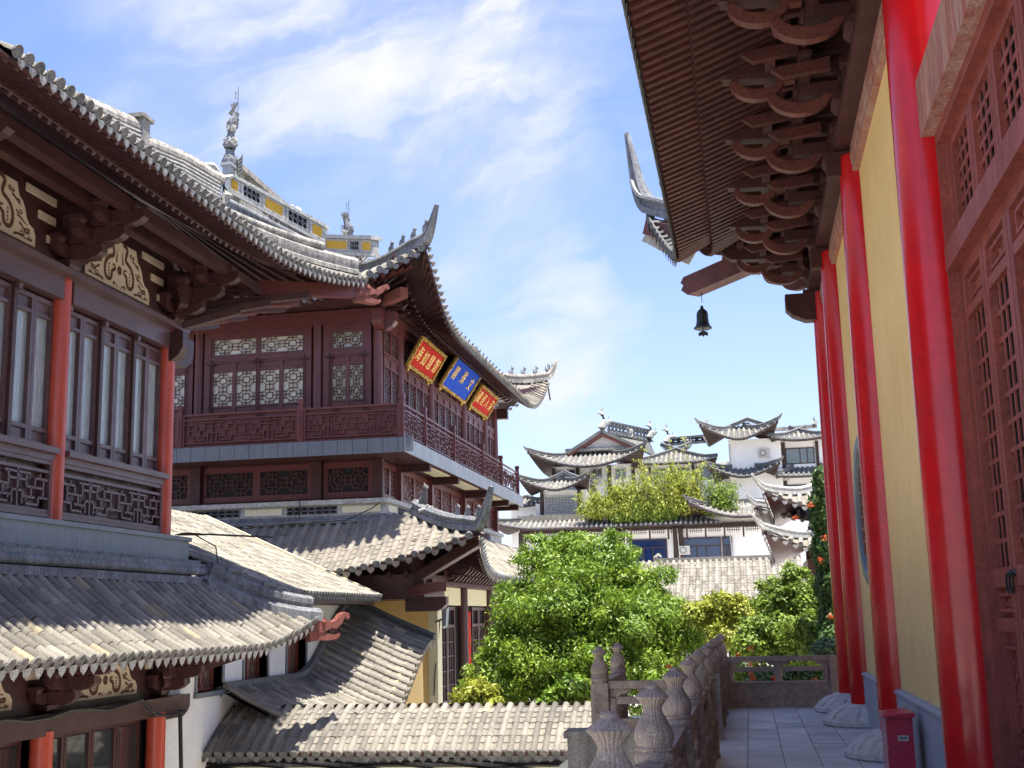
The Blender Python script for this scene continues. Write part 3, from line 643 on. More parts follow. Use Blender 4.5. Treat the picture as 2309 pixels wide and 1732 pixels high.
# round window with grey surround
rw = MB(); n = 48; Rc = [(1.04, 1.685), (1.04, 1.64), (.99, 1.615), (.88, 1.63), (.85, 1.685)]
for R2, x in Rc:
    for j in range(n): a = 2*PI*j/n; rw.v.append((x, 17.75+R2*math.cos(a), 3.08+R2*math.sin(a)))
for i in range(len(Rc)-1):
    for j in range(n): rw.f.append((i*n+j, (i+1)*n+j, (i+1)*n+(j+1) % n, i*n+(j+1) % n))
rw = rw.build('round_window', ZINC, hall, True)
MB().prism([(1.678, 17.75+.86*math.cos(2*PI*j/32), 3.08+.86*math.sin(2*PI*j/32)) for j in range(32)], (-.01, 0, 0)).build('pane', GLD, rw)
b = MB(); lattice_grid(b, Vector((1.66, 17.15, 2.48)), Vector((0, 1, 0)), Vector((0, 0, 1)), 1.2, 1.2, 7, 7, .03, .02); b.build('lattice', DOORW, rw)
# architrave, carved board and bracket beams
MB().box(1.60, 1.95, 4, 22.75, 7.15, 7.5).build('architrave', PEEL, hall)
b = MB()
for i in range(60): b.ball((1.60, 10.6+i*.2, 7.32), .025, .09, .1, 6, 4)
b.build('carved_band', PEEL, hall)
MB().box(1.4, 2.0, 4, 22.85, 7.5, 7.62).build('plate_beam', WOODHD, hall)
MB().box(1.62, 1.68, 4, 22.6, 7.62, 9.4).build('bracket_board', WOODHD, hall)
MB().box(1.63, 1.9, 4.0, 10.3, 5.56, 6.06).build('lintel_beam', PEEL, hall)
# bracket sets: upturned crescent arms, bearing blocks and beak heads
def crescent(x0, x1, zb, hgt, wd=.13):
    """horn shaped arm lying in the XZ plane, tip at x0 pointing out and up, root at x1"""
    cx = x0+(x1-x0)*.47; a = (x1-x0)*.53; o = []; i_ = []
    for k in range(15):
        th = PI+.12+(PI-.42)*k/14; o.append((cx+a*math.cos(th), zb+hgt+hgt*math.sin(th)))
    for k in range(13):
        th = 2*PI-.75-(PI-.95)*k/12; i_.append((cx+a*.05+a*.84*math.cos(th), zb+hgt*1.16+hgt*.68*math.sin(th)))
    pts = o+[(x1+.12, zb+hgt*.75), (x1+.12, zb+hgt*1.25), (x1-.08, zb+hgt*1.25)]+i_
    return MB().prism([(x, -wd/2, z) for x, z in pts], (0, wd, 0))
def bracket_parts():
    body = MB(); dou(body, (1.5, 0, 7.62), .34, .2)
    body.box(.95, 1.62, -.07, .07, 7.84, 8.0); body.box(.55, 1.62, -.065, .065, 8.12, 8.28); body.box(.1, 1.62, -.06, .06, 8.4, 8.55)
    for x, z, ln in ((1.5, 7.82, 1.0), (1.02, 7.98, .95), (.62, 8.14, .9), (.22, 8.3, .8)):
        for s in (-1, 1): arm(body, (x, 0, z), (0, s, 0), ln/2, .15, .12)
        for yy in (-ln/2+.06, 0, ln/2-.06): dou(body, (x, yy, z+.15), .17, .11)
    bk = MB()                                                  # beak head with stepped carving
    pts = [(.75, 8.1), (.75, 8.42), (.1, 8.42), (-.03, 8.4), (-.14, 8.3), (-.05, 8.2), (.06, 8.14)]
    bk.prism([(x, -.1, z) for x, z in pts], (0, .2, 0))
    for s in (-1, 1):
        for k in (.0, .035): framebox(bk, Vector((.18+k, s*.102, 8.17+k)), Vector((1, 0, 0)), Vector((0, 0, 1)), .2-2*k, .2-2*k, .014, .012)
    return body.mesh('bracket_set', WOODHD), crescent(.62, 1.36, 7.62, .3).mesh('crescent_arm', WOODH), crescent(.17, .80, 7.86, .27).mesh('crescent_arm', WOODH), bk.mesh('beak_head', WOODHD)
BB, CI, CO, BK = bracket_parts()
def fang_mesh():
    b = MB()
    for y in (.0,):
        b.prism([(x, y-.05, z) for x, z in ((1.3, 7.95), (.75, 7.9), (.62, 8.0), (.7, 8.03), (1.3, 8.1))], (0, .1, 0)); b.prism([(x, y-.05, z) for x, z in ((.95, 8.2), (.42, 8.13), (.28, 8.24), (.38, 8.27), (.95, 8.34))], (0, .1, 0))
    return b.mesh('side_arm', WOODR)
FG = fang_mesh()
for k in range(9):
    y = 6.5+k*1.985
    o = link('bracket_set', BB, hall, Matrix.Translation((0, y, 0)))
    link('crescent_arm', CI, o); link('crescent_arm', CO, o); link('beak_head', BK, o)
    for q in (-.5, .5): link('side_arm', FG, o, Matrix.Translation((0, q, 0)))
o = link('bracket_set', BB, hall, Matrix.Translation((1.72, 22.4, 0)) @ Matrix.Rotation(R_(-45), 4, 'Z') @ Matrix.Translation((-1.62, 0, 0)))
link('crescent_arm', CI, o); link('crescent_arm', CO, o)
for y in CYS[1:]: MB().box(1.3, 1.66, y-.1, y+.1, 7.16, 7.48).build('beam_end', WOODHD, hall)
arm(q_ := MB(), (1.72, 22.6, 6.9), (0, 1, 0), 1.1, .5, .3, .35); arm(q_, (1.72, 22.4, 6.9), (-1, 0, 0), .75, .5, .3, .35); q_.build('corner_corbel', WOODHD, hall)
for x, z, r in ((.22, 8.66, .09), (.62, 8.5, .08), (1.02, 8.34, .08)): MB().tube([(x, 4, z), (x, 23.4, z)], r, 10).build('purlin', WOODHD, hall, True)
# eaves
HR = Roof(-.9, 18, -14, 25.0, 8.1, 12.2, 8, lift=2.2, R=4.2, push=.8, cor='NW', pw=2.0)
hr = HR
rp = MB()
rp.tube([hr.pt('W', v, .04, -.075) for v in np.linspace(0, 30, 60)], .045, 6)
eave = rp.build('eave_board', WOODH, hall, True)
MB().sweep([hr.pt('W', v, -.03, 0) for v in np.linspace(0, 30, 60)], [(-.015, -.09), (.015, -.09), (.015, .09), (-.015, .09)]).build('eave_fascia', TILED, hall)
hr.deck('W', hall, TILED, WOODHD, .05, 60, 8, v1=33)
hr.deck('N', hall, TILED, WOODHD, .05, 30, 8)
hr.rafters('W', hall, .2, .03, .95, .085, .09, WOODR, -.14, v1=17, fan=4.4, name='flying_rafter')
hr.rafters('W', hall, .2, .62, 1.75, .095, .1, WOODHD, -.25, v1=17, fan=4.4, name='eave_rafter')
MB().sweep([hr.pt('W', v, .66, -.185) for v in np.linspace(.8, 18, 40)], [(-.02, -.05), (.02, -.05), (.02, .03), (-.02, .03)]).build('rafter_batten', WOODH, hall)
LN = hr.L('N')
hr.rafters('N', hall, .2, .03, .95, .085, .09, WOODH, -.14, v0=LN-4, fan=3.2, name='flying_rafter')
hr.lay('W', hall, .27, .5, .075, TILED, v0=.1, v1=17, dlim=.5, nseg=1, capm=TILED, dripm=TILED, over=.0, ds=1.5)
hr.lay('N', hall, .27, .45, .085, TILE, v0=LN-3.8, v1=LN-.12, dlim=2.6, over=.05, limit=90)
MB().sweep([hr.pt('N', v, .02, -.3) for v in np.linspace(LN-.75, LN, 8)], [(-.02, -.3), (.02, -.3), (.02, .22), (-.02, .22)]).build('verge_board', FRAMEW, hall)
hp = hr.hipline('NW', 14, 0, 5, .04); hn = horn(hp, 1.75, 10, up=1.5)
hb = MB(); taper_sweep(hb, hp+hn, RPROF(.34, .42), 1, .26, 13); hridge = hb.build('hip_ridge', RIDGEG, hall, True)
MB().sweep([p+Vector((0, 0, .38*(1-.06*max(0, i-12)))) for i, p in enumerate((hp+hn)[:18])], [(-.2, 0), (.2, 0), (.2, .06), (-.2, .06)]).build('ridge_cap', RIDGEW, hridge)
for k in (-2, -4, -6): q = hp[k]; beast(hridge, q+Vector((0, 0, .4)), .42, (-1, 1), TILED)
beast(hridge, hn[2]+Vector((0, 0, .2)), .4, (-1, 1), TILED)
# hip rafter with carved end
p0, p1 = Vector((1.9, 22.2, 8.62)), Vector((-.84, 24.95, 8.38)); d = (p1-p0).normalized(); sd = d.cross(Vector((0, 0, 1))).normalized(); u = sd.cross(d)
pr = [(0, .2), (3.88, .2), (3.98, .1), (3.9, .03), (3.98, -.06), (3.88, -.14), (3.8, -.21), (0, -.21)]
MB().prism([p0+d*a+u*b-sd*.16 for a, b in pr], sd*.32).build('hip_rafter', WOODH, hall)
hb = MB(); q = [hr.pt('W', v, v+.02, -.2) for v in (0, .5, 1, 1.6, 2.4)]; hb.sweep(q, [(-.12, -.22), (.12, -.22), (.12, .1), (-.12, .1)]); hb.build('corner_rafter', WOODH, hall)
bp = p0+d*3.55
bell = thing('wind_bell', 'dark bronze wind bell hanging from the hall corner beam', 'bell', (bp.x, bp.y, 7.2))
MB().tube([bp-u*.2, bp+Vector((0, 0, -.2))-u*.2, bp+Vector((.005, 0, -.42))], .008, 6).build('hook', BRONZE, bell)
zb = bp.z-.95
MB().lathe(bp.x, bp.y, zb, [(.165, -.03), (.17, 0), (.15, .03), (.128, .1), (.118, .2), (.12, .26), (.105, .33), (.06, .38), (.035, .4), (.03, .45), (.0, .47)], 24, lambda a, z: 1+(.10*abs(math.cos(3*a)) if z < .02 else 0)).build('bell_body', BRONZE, bell, True)
b = MB(); b.tube([(bp.x, bp.y, zb+.1), (bp.x, bp.y, zb-.1)], .01, 6)
b.prism([(bp.x+x, bp.y-.01, zb-.1+z) for x, z in ((0, .03), (.05, .02), (.1, -.02), (.09, -.08), (.03, -.06), (0, -.1), (-.03, -.06), (-.09, -.08), (-.1, -.02), (-.05, .02))], (0, .02, 0)); b.build('clapper', BRONZE, bell)
# doors
XD = 1.86; Uy = Vector((0, -1, 0)); Vz = Vector((0, 0, 1))
jb = MB(); jb.box(1.74, 1.95, 10.05, 10.2, .0, 5.56); jb.box(1.80, 1.95, 9.98, 10.05, .0, 5.5); jb.build('door_jamb', DOORW, hall)
MB().box(1.74, 1.95, 4, 10.05, 5.46, 5.56).build('door_head', DOORW, hall)
MB().box(1.72, 1.95, 4, 10.05, 4.36, 4.56).build('transom_rail', DOORW, hall)
MB().box(2.02, 2.06, 4, 10.2, 0, 5.6).build('interior_backing', INT, hall)  # near-black sheet paints the unlit room behind the doors
MB().box(1.7, 1.98, 4, 10.05, 0, .22).build('threshold', DOORW, hall)
y = 9.97
for k in range(6):
    y1 = y-.86
    tr = MB(); O = Vector((XD, y, 4.56)); framebox(tr, O, Uy, Vz, .84, .9, .085, .07); tr = tr.build('transom_window', DOORW, hall)
    lb = MB(); lattice_grid(lb, O+Uy*.085+Vz*.085, Uy, Vz, .67, .73, 4, 6, .034, .012); lb.build('lattice', DOORW, tr); MB().box(XD+.02, XD+.03, y-.76, y-.085, 4.64, 5.38).build('shade_backing', INT, tr)  # near-black sheet paints the room shade behind the transom bars
    dr = MB(); O = Vector((XD, y, .22)); framebox(dr, O, Uy, Vz, .84, 4.14, .1, .08)
    for a, b_ in ((3.72, 3.80), (1.62, 1.76), (1.3, 1.4)): seg(dr, O, Uy, Vz, (.1, (a+b_)/2), (.74, (a+b_)/2), b_-a, .075)
    dr.prism([O+Uy*.1+Vz*.1+Vector((.03, 0, 0)), O+Uy*.74+Vz*.1+Vector((.03, 0, 0)), O+Uy*.74+Vz*1.62+Vector((.03, 0, 0)), O+Uy*.1+Vz*1.62+Vector((.03, 0, 0))], (.02, 0, 0))
    dr.prism([O+Uy*.1+Vz*3.8+Vector((.03, 0, 0)), O+Uy*.74+Vz*3.8+Vector((.03, 0, 0)), O+Uy*.74+Vz*4.04+Vector((.03, 0, 0)), O+Uy*.1+Vz*4.04+Vector((.03, 0, 0))], (.02, 0, 0))
    dr = dr.build('door_leaf', DOORW, hall)
    lb = MB(); lattice_grid(lb, O+Uy*.1+Vz*1.76, Uy, Vz, .64, 1.96, 4, 10, .034, .012); lb.build('lattice', DOORW, dr); MB().box(XD+.02, XD+.028, y-.74, y-.1, 1.98, 3.94).build('shade_backing', INT, dr)  # near-black sheet stands for shade behind the door lattice
    cv_ = MB()
    for (z0, z1) in ((.25, 1.2), (1.44, 1.58), (3.84, 4.0)):
        framebox(cv_, O+Uy*.18+Vz*z0+Vector((-.0, 0, 0)), Uy, Vz, .48, z1-z0, .025, .05)
        for q in range(int(60*(z1-z0))+8):
            c_ = O+Uy*random.uniform(.22, .62)+Vz*random.uniform(z0+.03, z1-.03)+Vector((.025, 0, 0)); cv_.ball(c_, .02, random.uniform(.015, .045), random.uniform(.012, .035), 6, 4)
    cv_.build('carved_relief', DOORW, dr, True, kind='stuff')
    if k < 2:
        h = MB(); c_ = O+Uy*(.79 if k == 0 else .05)+Vz*1.69+Vector((-.06, 0, 0)); h.tube([c_+Vector((-.01, .055*math.cos(a), -.05+.07*math.sin(a))) for a in np.linspace(0, 2*PI, 17)], .008, 6, False); h.ball(c_+Vector((.02, 0, .02)), .02, .03, .03); h.build('ring_handle', BRONZE, dr, True)
    y = y1
# crimson cabinet against the plinth
bx = thing('equipment_cabinet', 'crimson metal cabinet standing against the grey plinth between red columns', 'cabinet', (1.4, 13.2, 0))
MB().box(1.27, 1.51, 12.95, 13.5, 0.02, .655).build('body', REDB, bx)
MB().prism([(1.23, 12.9, .655), (1.23, 12.9, .675), (1.53, 12.9, .70), (1.53, 12.9, .655)], (0, .64, 0)).build('lid', REDB, bx)
for a, b_ in ((12.97, 13.215), (13.235, 13.48)):
    MB().box(1.258, 1.27, a, b_, .36, .63).build('door', REDB, bx); MB().box(1.258, 1.27, a, b_, .05, .34).build('door', REDB, bx)
sl_ = MB(); framebox(sl_, Vector((1.36, 12.945, .43)), Vector((1, 0, 0)), Vz, .1, .05, .012, .012); sl_.build('label_holder', FRAMEW, bx)
MB().box(1.372, 1.448, 12.942, 12.949, .442, .468).build('slot', GLN, bx)
# ================================================================ timber gallery house on the left
gh = thing('gallery_house', 'two storey dark timber house with orange red columns and curtained windows', 'house', (-11.3, 18.6, -3.2))
GY = [10.7, 14.65, 18.6, 22.55]
def dragon_head(parent, p, d, L, mat, name='dragon_head'):
    """open jawed dragon beam end: upper jaw with curled snout, lower jaw with fangs, eye, horn and frill"""
    p = Vector(p); d = Vector(d).normalized(); s = d.cross(Vector((0, 0, 1))).normalized(); u = s.cross(d); b = MB()
    P = lambda a, c, e=0: p+d*a*L+u*c*L+s*e*L
    for pts, wd in (([(0, .22), (.14, .28), (.24, .26), (.34, .28), (.42, .2), (.55, .15), (.68, .2), (.78, .3), (.88, .35), (.97, .31), (.98, .22), (.91, .18), (.88, .24), (.83, .2), (.76, .08), (.62, .0), (.5, .03), (.42, -.02), (.3, -.05), (0, -.05)], .28),
                    ([(0, -.05), (.3, -.05), (.4, -.07), (.5, -.11), (.64, -.12), (.71, -.09), (.74, -.15), (.66, -.22), (.45, -.24), (.2, -.22), (0, -.24)], .24)):
        b.prism([P(x, z, -wd/2) for x, z in pts], s*(wd*L))
    for k in (-1, 1):
        b.ball(P(.34, .16, k*.13), .06*L, .06*L, .06*L); b.tube([P(.26, .22, k*.1), P(.14, .34, k*.12), P(.02, .38, k*.14)], [.05*L, .04*L, .01*L], 6)
        for x, z in ((.5, .0), (.58, -.02), (.66, .02)): b.tube([P(x, z+.02, k*.1), P(x+.01, z-.08, k*.1)], [.025*L, .004*L], 5)
        for x in (.05, .12, .19): b.tube([P(x, -.1, k*.12), P(x-.08, -.02, k*.16), P(x-.14, .1, k*.15)], [.035*L, .03*L, .005*L], 5)
        b.ball(P(.74, .22, k*.09), .04*L, .05*L, .05*L)
    b.ball(P(.3, .26, 0), .09*L, .1*L, .05*L)
    return b.build(name, mat, parent)
# --- shared: bracket stack of this house
def stack(k=1.0):
    b = MB(); dou(b, (0, 0, 0), .36*k, .16)
    for x, z, ln in ((.05, .16, 1.0), (.45, .44, 1.1), (.8, .72, .95)):
        arm(b, (-.3, 0, z), (1, 0, 0), x+.95*k, .26, .2, .22)
        for s in (-1, 1): arm(b, (x, 0, z+.02), (0, s, 0), ln/2, .22, .16, .2)
        for yy in (-ln/2+.1, ln/2-.1): dou(b, (x, yy, z+.24), .22, .12)
        dou(b, (x+.42*k, 0, z+.26), .24, .12)
    return b.mesh('bracket_set', WOODD)
ST = stack()
MB().box(-24, -11.9, 4, 22.7, 3.4, 9.4).build('inner_wall', WOODD, gh)
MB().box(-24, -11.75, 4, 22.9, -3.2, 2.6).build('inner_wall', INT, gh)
# upper storey
cm = MB().lathe(0, 0, 0, [(.175, 0), (.17, 2), (.16, 4.25)], 28).mesh('column', REDO, True)
for y in GY: link('column', cm, gh, Matrix.Translation((-11.3, y, 3.4)))
MB().box(-24, -10.97, 4, 23.08, 2.97, 3.36).build('zinc_band', ZINC, gh)
MB().box(-24, -10.93, 4, 23.14, 3.36, 3.44).build('band_coping', ZINC, gh)
for a, b_ in zip(GY[:-1], GY[1:]):
    a += .15; b_ -= .15; L = b_-a; Uy = Vector((0, 1, 0)); Vz = Vector((0, 0, 1))
    MB().box(-11.44, -11.16, a, b_, 7.21, 7.6).build('beam', WOODG, gh)
    MB().box(-11.40, -11.1, a, b_, 4.55, 4.65).build('sill', WOODG, gh); MB().box(-11.36, -11.2, a, b_, 4.44, 4.55).build('sill_rail', WOODG, gh)
    rl = MB(); O = Vector((-11.28, a, 3.5)); framebox(rl, O, Uy, Vz, L, .94, .07, .1); seg(rl, O, Uy, Vz, (.07, .75), (L-.07, .75), .05, .08); seg(rl, O, Uy, Vz, (.07, .1), (L-.07, .1), .05, .08)
    rl = rl.build('railing', WOODG, gh); lt = MB(); lattice_maze(lt, O+Uy*.07+Vz*.12, Uy, Vz, L-.14, .61, 2, .036, .07); lt.build('lattice', WOODG, rl)
    kn = MB()
    for t in (.33, .66):
        for q in range(5): an = q*2*PI/5; kn.tube([O+Uy*(L*t)+Vz*.81, O+Uy*(L*t+.11*math.cos(an))+Vz*(.81+.04*math.sin(an)), O+Uy*(L*t+.07*math.cos(an+.7))+Vz*(.81+.05*math.sin(an+.7))], .011, 5)
    kn.build('carved_knot', WOODG, rl)
    MB().box(-11.42, -11.40, a, b_, 3.5, 4.5).build('railing_backboard', WOODG, gh)
    nW = 3; ww = L/nW
    for k in range(nW):
        y0 = a+k*ww; O = Vector((-11.4, y0, 4.66)); po = MB().box(-11.44, -11.28, y0-.03, y0+.07, 4.65, 7.21).build('mullion', WOODD, gh)
        wn = MB(); w2 = (ww-.07)/2
        for e in (0, 1):
            O2 = Vector((-11.38, y0+.07+e*w2, 4.66)); framebox(wn, O2, Uy, Vz, w2-.01, 2.5, .075, .08); seg(wn, O2, Uy, Vz, (.07, .28), (w2-.08, .28), .07, .075); seg(wn, O2, Uy, Vz, (.07, 2.2), (w2-.08, 2.2), .06, .075)
            wn.prism([O2+Uy*.07+Vz*.06-Vector((.03, 0, 0)), O2+Uy*(w2-.08)+Vz*.06-Vector((.03, 0, 0)), O2+Uy*(w2-.08)+Vz*.26-Vector((.03, 0, 0)), O2+Uy*.07+Vz*.26-Vector((.03, 0, 0))], (.02, 0, 0))
            wn.prism([O2+Uy*.07+Vz*2.22-Vector((.03, 0, 0)), O2+Uy*(w2-.08)+Vz*2.22-Vector((.03, 0, 0)), O2+Uy*(w2-.08)+Vz*2.44-Vector((.03, 0, 0)), O2+Uy*.07+Vz*2.44-Vector((.03, 0, 0))], (.02, 0, 0))
        wn = wn.build('window', WOODG, gh)
        for e in (0, 1):
            y2 = y0+.07+e*w2; MB().box(-11.43, -11.415, y2+.07, y2+w2-.08, 4.97, 6.83).build('pane', CURT, wn)
        MB().box(-11.36, -11.22, y0+.0, y0+.1, 7.1, 7.2).build('pivot_block', WOODG, wn)
MB().box(-11.52, -10.98, 4, 22.9, 7.6, 7.71).build('plate_beam', WOODG, gh)
be = MB(); arm(be, (-11.3, 22.6, 6.95), (0, 1, 0), .85, .62, .3, .3); arm(be, (-11.4, 22.55, 6.95), (1, 0, 0), .5, .6, .26, .25); be.build('beam_end', WOODD, gh)
MB().box(-11.26, -11.2, 4, 22.5, 7.71, 9.3).build('bracket_board', WOODD, gh)
Uy = Vector((0, 1, 0)); Vz = Vector((0, 0, 1))
for yc in (12.4, 16.33, 20.28): painted_panel(gh, Vector((-11.17, yc, 7.86)), Uy, Vz, 2.38, .92)
for yc in (14.25, 18.2, 22.15):
    for a, b_, z in ((-.98, -.1, 8.74), (-.6, -.1, 8.40), (-.32, -.1, 8.05)):
        MB().box(-11.2, -11.17, yc+a, yc+b_, z, z+.13).build('cream_slot', CREAMP, gh)
for y in GY: link('bracket_set', ST, gh, Matrix.Translation((-11.15, y-.15, 7.71)))
link('bracket_set', ST, gh, Matrix.Translation((-11.2, 22.5, 7.71)) @ Matrix.Rotation(R_(45), 4, 'Z') @ Matrix.Scale(1.15, 4))
link('bracket_set', ST, gh, Matrix.Translation((-11.3, 22.6, 7.71)) @ Matrix.Rotation(R_(90), 4, 'Z'))
for x, z in ((-9.98, 8.62), (-10.55, 8.66)): MB().box(x-.1, x+.1, 4, 24.2, z, z+.22).build('eave_beam', WOODD, gh)
UR = Roof(-24, -8.5, 4, 25.75, 8.68, 12.8, 6, lift=.72, R=5, push=.3, cor='NE', pw=2)
ur = MB().sweep([UR.pt('E', v, .03, -.07) for v in np.linspace(6, 21.75, 40)], [(-.03, -.06), (.03, -.06), (.03, .04), (-.03, .04)]).build('upper_roof', WOODD, gh)
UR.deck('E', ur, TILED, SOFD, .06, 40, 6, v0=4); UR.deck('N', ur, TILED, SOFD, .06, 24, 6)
UR.rafters('E', gh, .25, .05, 1.35, .075, .09, WOODD, -.13, v0=8.6, fan=2.5, name='flying_rafter')
UR.rafters('E', gh, .25, 1.15, 3.6, .1, .1, WOODD, -.25, v0=8.6, fan=3.5, rod=True, name='eave_rafter')
UR.rafters('N', gh, .25, .05, 3.2, .1, .1, WOODD, -.2, v1=6, fan=3.5, name='eave_rafter')
MB().box(-15, -11.5, 22.5, 22.7, 3.4, 9.6).build('end_wall', WOODD, gh)
MB().sweep([UR.pt('E', v, 1.13, -.17) for v in np.linspace(7, 20.6, 30)], [(-.02, -.05), (.02, -.05), (.02, .03), (-.02, .03)]).build('rafter_batten', WOODG, gh)
UR.lay('E', ur, .24, .5, .074, TILE, v0=8.62, v1=21.72, dlim=1.0, nseg=2, over=.05, cr=1.2)
def poly_ridge(parent, pts, w_, h, mat, name='ridge', courses=0):
    b = MB(); b.sweep(pts, RPROF(w_, h)); r = b.build(name, mat, parent)
    for k in range(courses):
        c = MB()
        for sgn in (-1, 1): pass
        z = h*(.06+.5*k/max(1, courses-1)); c.sweep([Vector(p)+Vector((0, 0, z)) for p in pts], [(-w_*.55, 0), (w_*.55, 0), (w_*.55, h*.06), (-w_*.55, h*.06)]); c.build('ridge_course', RIDGEW, r)
    return r
r1 = poly_ridge(ur, [Vector((-13.6, 14.5, 10.95)), Vector((-12.2, 18.5, 10.85)), Vector((-11.2, 20.75, 10.72))], .34, .68, RIDGE, 'hip_ridge', 5)
bk_ = MB(); bk_.box(-11.42, -11.0, 20.68, 20.95, 10.55, 11.42); bk_.box(-11.46, -10.96, 20.6, 21.05, 11.42, 11.5); bk_.build('ridge_stop', RIDGE, r1)
r2 = poly_ridge(ur, [Vector((-11.2, 20.95, 10.55)), Vector((-10.7, 21.6, 10.42)), Vector((-10.25, 22.35, 10.2))], .32, .62, RIDGE, 'hip_ridge', 5)
sp = MB()
for k in range(6): sp.tube([Vector((-10.2, 22.4, 10.2+k*.12)), Vector((-10.25, 22.2, 10.32+k*.12)), Vector((-10.5, 21.9, 10.3+k*.12))], [.08, .07, .01], 6)
sp.tube([Vector((-10.2, 22.5, 10.1)), Vector((-10.1, 22.62, 10.4)), Vector((-10.2, 22.5, 10.75)), Vector((-10.05, 22.7, 10.85))], [.1, .12, .1, .05], 8); sp.build('ridge_scroll', RIDGEW, r2, True)
hl = [p for p in UR.hipline('NE', 12, .15, 2.6, .05)]
r3 = MB(); taper_sweep(r3, hl, [(-.16, 0), (-.16, .1), (-.1, .14), (-.13, .24), (-.13, .36), (0, .47), (.13, .36), (.13, .24), (.1, .14), (.16, .1), (.16, 0)], 1, .9); r3.build('hip_ridge', RIDGE, ur, True)
MB().tube([p+Vector((-.12, -.12, .52)) for p in hl[1:-2]], .1, 10).build('ridge_roll', RIDGE, ur, True)
cn_ = UR.pt('E', 21.75, 0)
hb_ = MB(); hb_.bar((-11.3, 22.5, 8.55), cn_+Vector((-.1, -.1, -.3)), .24, .3); hb_.build('hip_rafter', WOODP, gh)
for k, (a, z) in enumerate(((.62, -.28), (.42, -.5), (.28, -.7))):
    e = Vector((-11.3, 22.5, 8.4)).lerp(cn_+Vector((0, 0, -.3)), a); MB().bar(Vector((-11.2, 22.6, 8.4+z)), e+Vector((0, 0, z*.8)), .3, .16).build('corner_bracket_arm', WOODP, gh)
    for sdx in (-1, 1): MB().bar(Vector((-11.2, 22.6, 8.35+z)), e+Vector((sdx*.5, -sdx*.5, z*.8)), .22, .14).build('corner_bracket_arm', WOODD, gh)
dragon_head(gh, cn_+Vector((-.2, -.2, -.36)), (.72, .72, .0), .85, PINKC)
# lower storey skirt roof
LR = Roof(-24, -9.0, 4, 24.75, 1.30, 2.52, 1.68, lift=.56, R=3.4, push=.1, cor='NE', curve=.25, pw=2)
lr = MB().sweep([LR.pt('E', v, .03, -.06) for v in np.linspace(6, 20.75, 40)], [(-.03, -.05), (.03, -.05), (.03, .03), (-.03, .03)]).build('lower_roof', WOODD, gh)
LR.deck('E', lr, TILEP, WOODD, .06, 40, 5, v0=4); LR.deck('N', lr, TILEP, WOODD, .06, 20, 5)
LR.lay('E', lr, .272, .275, .09, TILE, v0=9.35, v1=20.68, over=.06, pans=TILEP, cr=1.05, limit=320)
LR.rafters('E', gh, .25, .05, 1.5, .075, .08, WOODD, -.12, v0=9.4, fan=1.5)
MB().tube([(-10.62, 4, 2.73), (-10.62, 23.05, 2.75)], .085, 12).build('ridge_roll', RIDGEG, lr, True)
b = MB(); b.box(-10.86, -10.55, 4, 23.1, 2.5, 2.64); b.box(-10.9, -10.6, 4, 23.12, 2.82, 2.9); b.box(-10.95, -10.7, 4, 23.08, 2.9, 2.97); b.box(-11.2, -10.88, 4, 23.05, 2.3, 2.965); b.build('ridge_moulding', RIDGEG, lr)
hp = [Vector((-10.62, 23.05, 2.6))]+[p+Vector((0, 0, .03)) for p in LR.hipline('NE', 8, .1, 1.5)]
hr_ = MB(); taper_sweep(hr_, hp, [(-.15, -.1), (-.15, .1), (-.1, .13), (-.13, .22), (-.13, .34), (0, .42), (.13, .34), (.13, .22), (.1, .13), (.15, .1), (.15, -.1)], 1, .85)
hr_ = hr_.build('hip_ridge', RIDGEG, lr)
MB().sweep([Vector((-10.7, 22.95, 2.52))]+LR.hipline('NE', 10, .0, 1.66, .0), [(-.3, -.12), (.3, -.12), (.3, .05), (.12, .14), (-.12, .14), (-.3, .05)]).build('hip_mortar', RIDGEG, lr)
for k in (2, 5): MB().tube([hp[k]+Vector((0, 0, .42)), hp[k]+Vector((.22, .22, .40))], .075, 10).build('ridge_knob', RIDGEG, hr_, True)
cl = LR.pt('E', 20.75, 0)
MB().bar((-11.2, 22.45, .75), cl+Vector((-.1, -.1, -.28)), .22, .28).build('hip_rafter', WOODD, gh)
dragon_head(gh, cl+Vector((-.15, -.15, -.32)), (.72, .72, .05), .95, PINKC)
# lower storey
cm2 = MB().lathe(0, 0, 0, [(.19, 0), (.18, 3.3)], 28).mesh('column', REDO, True)
for y in (14.5, 18.46, 22.36): link('column', cm2, gh, Matrix.Translation((-11.2, y, -3.2)))
MB().box(-11.34, -11.06, 4, 22.7, .03, .29).build('beam', WOODD, gh); MB().box(-11.4, -10.95, 4, 22.95, .29, .38).build('plate_beam', WOODD, gh)
be = MB(); arm(be, (-11.2, 22.4, -.05), (0, 1, 0), 1.15, .42, .24, .3); be.build('beam_end', WOODD, gh)
MB().box(-11.26, -11.2, 4, 22.5, .38, 1.9).build('bracket_board', WOODD, gh)
for yc in (12.4, 16.38, 20.34): painted_panel(gh, Vector((-11.17, yc, .5)), Uy, Vz, 2.32, .74)
for yc in (18.3, 22.2):
    for a, b_, z in ((-.8, -.1, 1.25), (-.36, -.1, .92)): MB().box(-11.2, -11.17, yc+a, yc+b_, z, z+.13).build('cream_slot', CREAMP, gh)
for y in (14.5, 18.4, 22.3): link('bracket_set', ST, gh, Matrix.Translation((-11.15, y, .38)) @ Matrix.Scale(.82, 4))
link('bracket_set', ST, gh, Matrix.Translation((-11.2, 22.4, .38)) @ Matrix.Rotation(R_(45), 4, 'Z') @ Matrix.Scale(.85, 4))
link('bracket_set', ST, gh, Matrix.Translation((-11.2, 22.45, .38)) @ Matrix.Rotation(R_(90), 4, 'Z') @ Matrix.Scale(.85, 4))
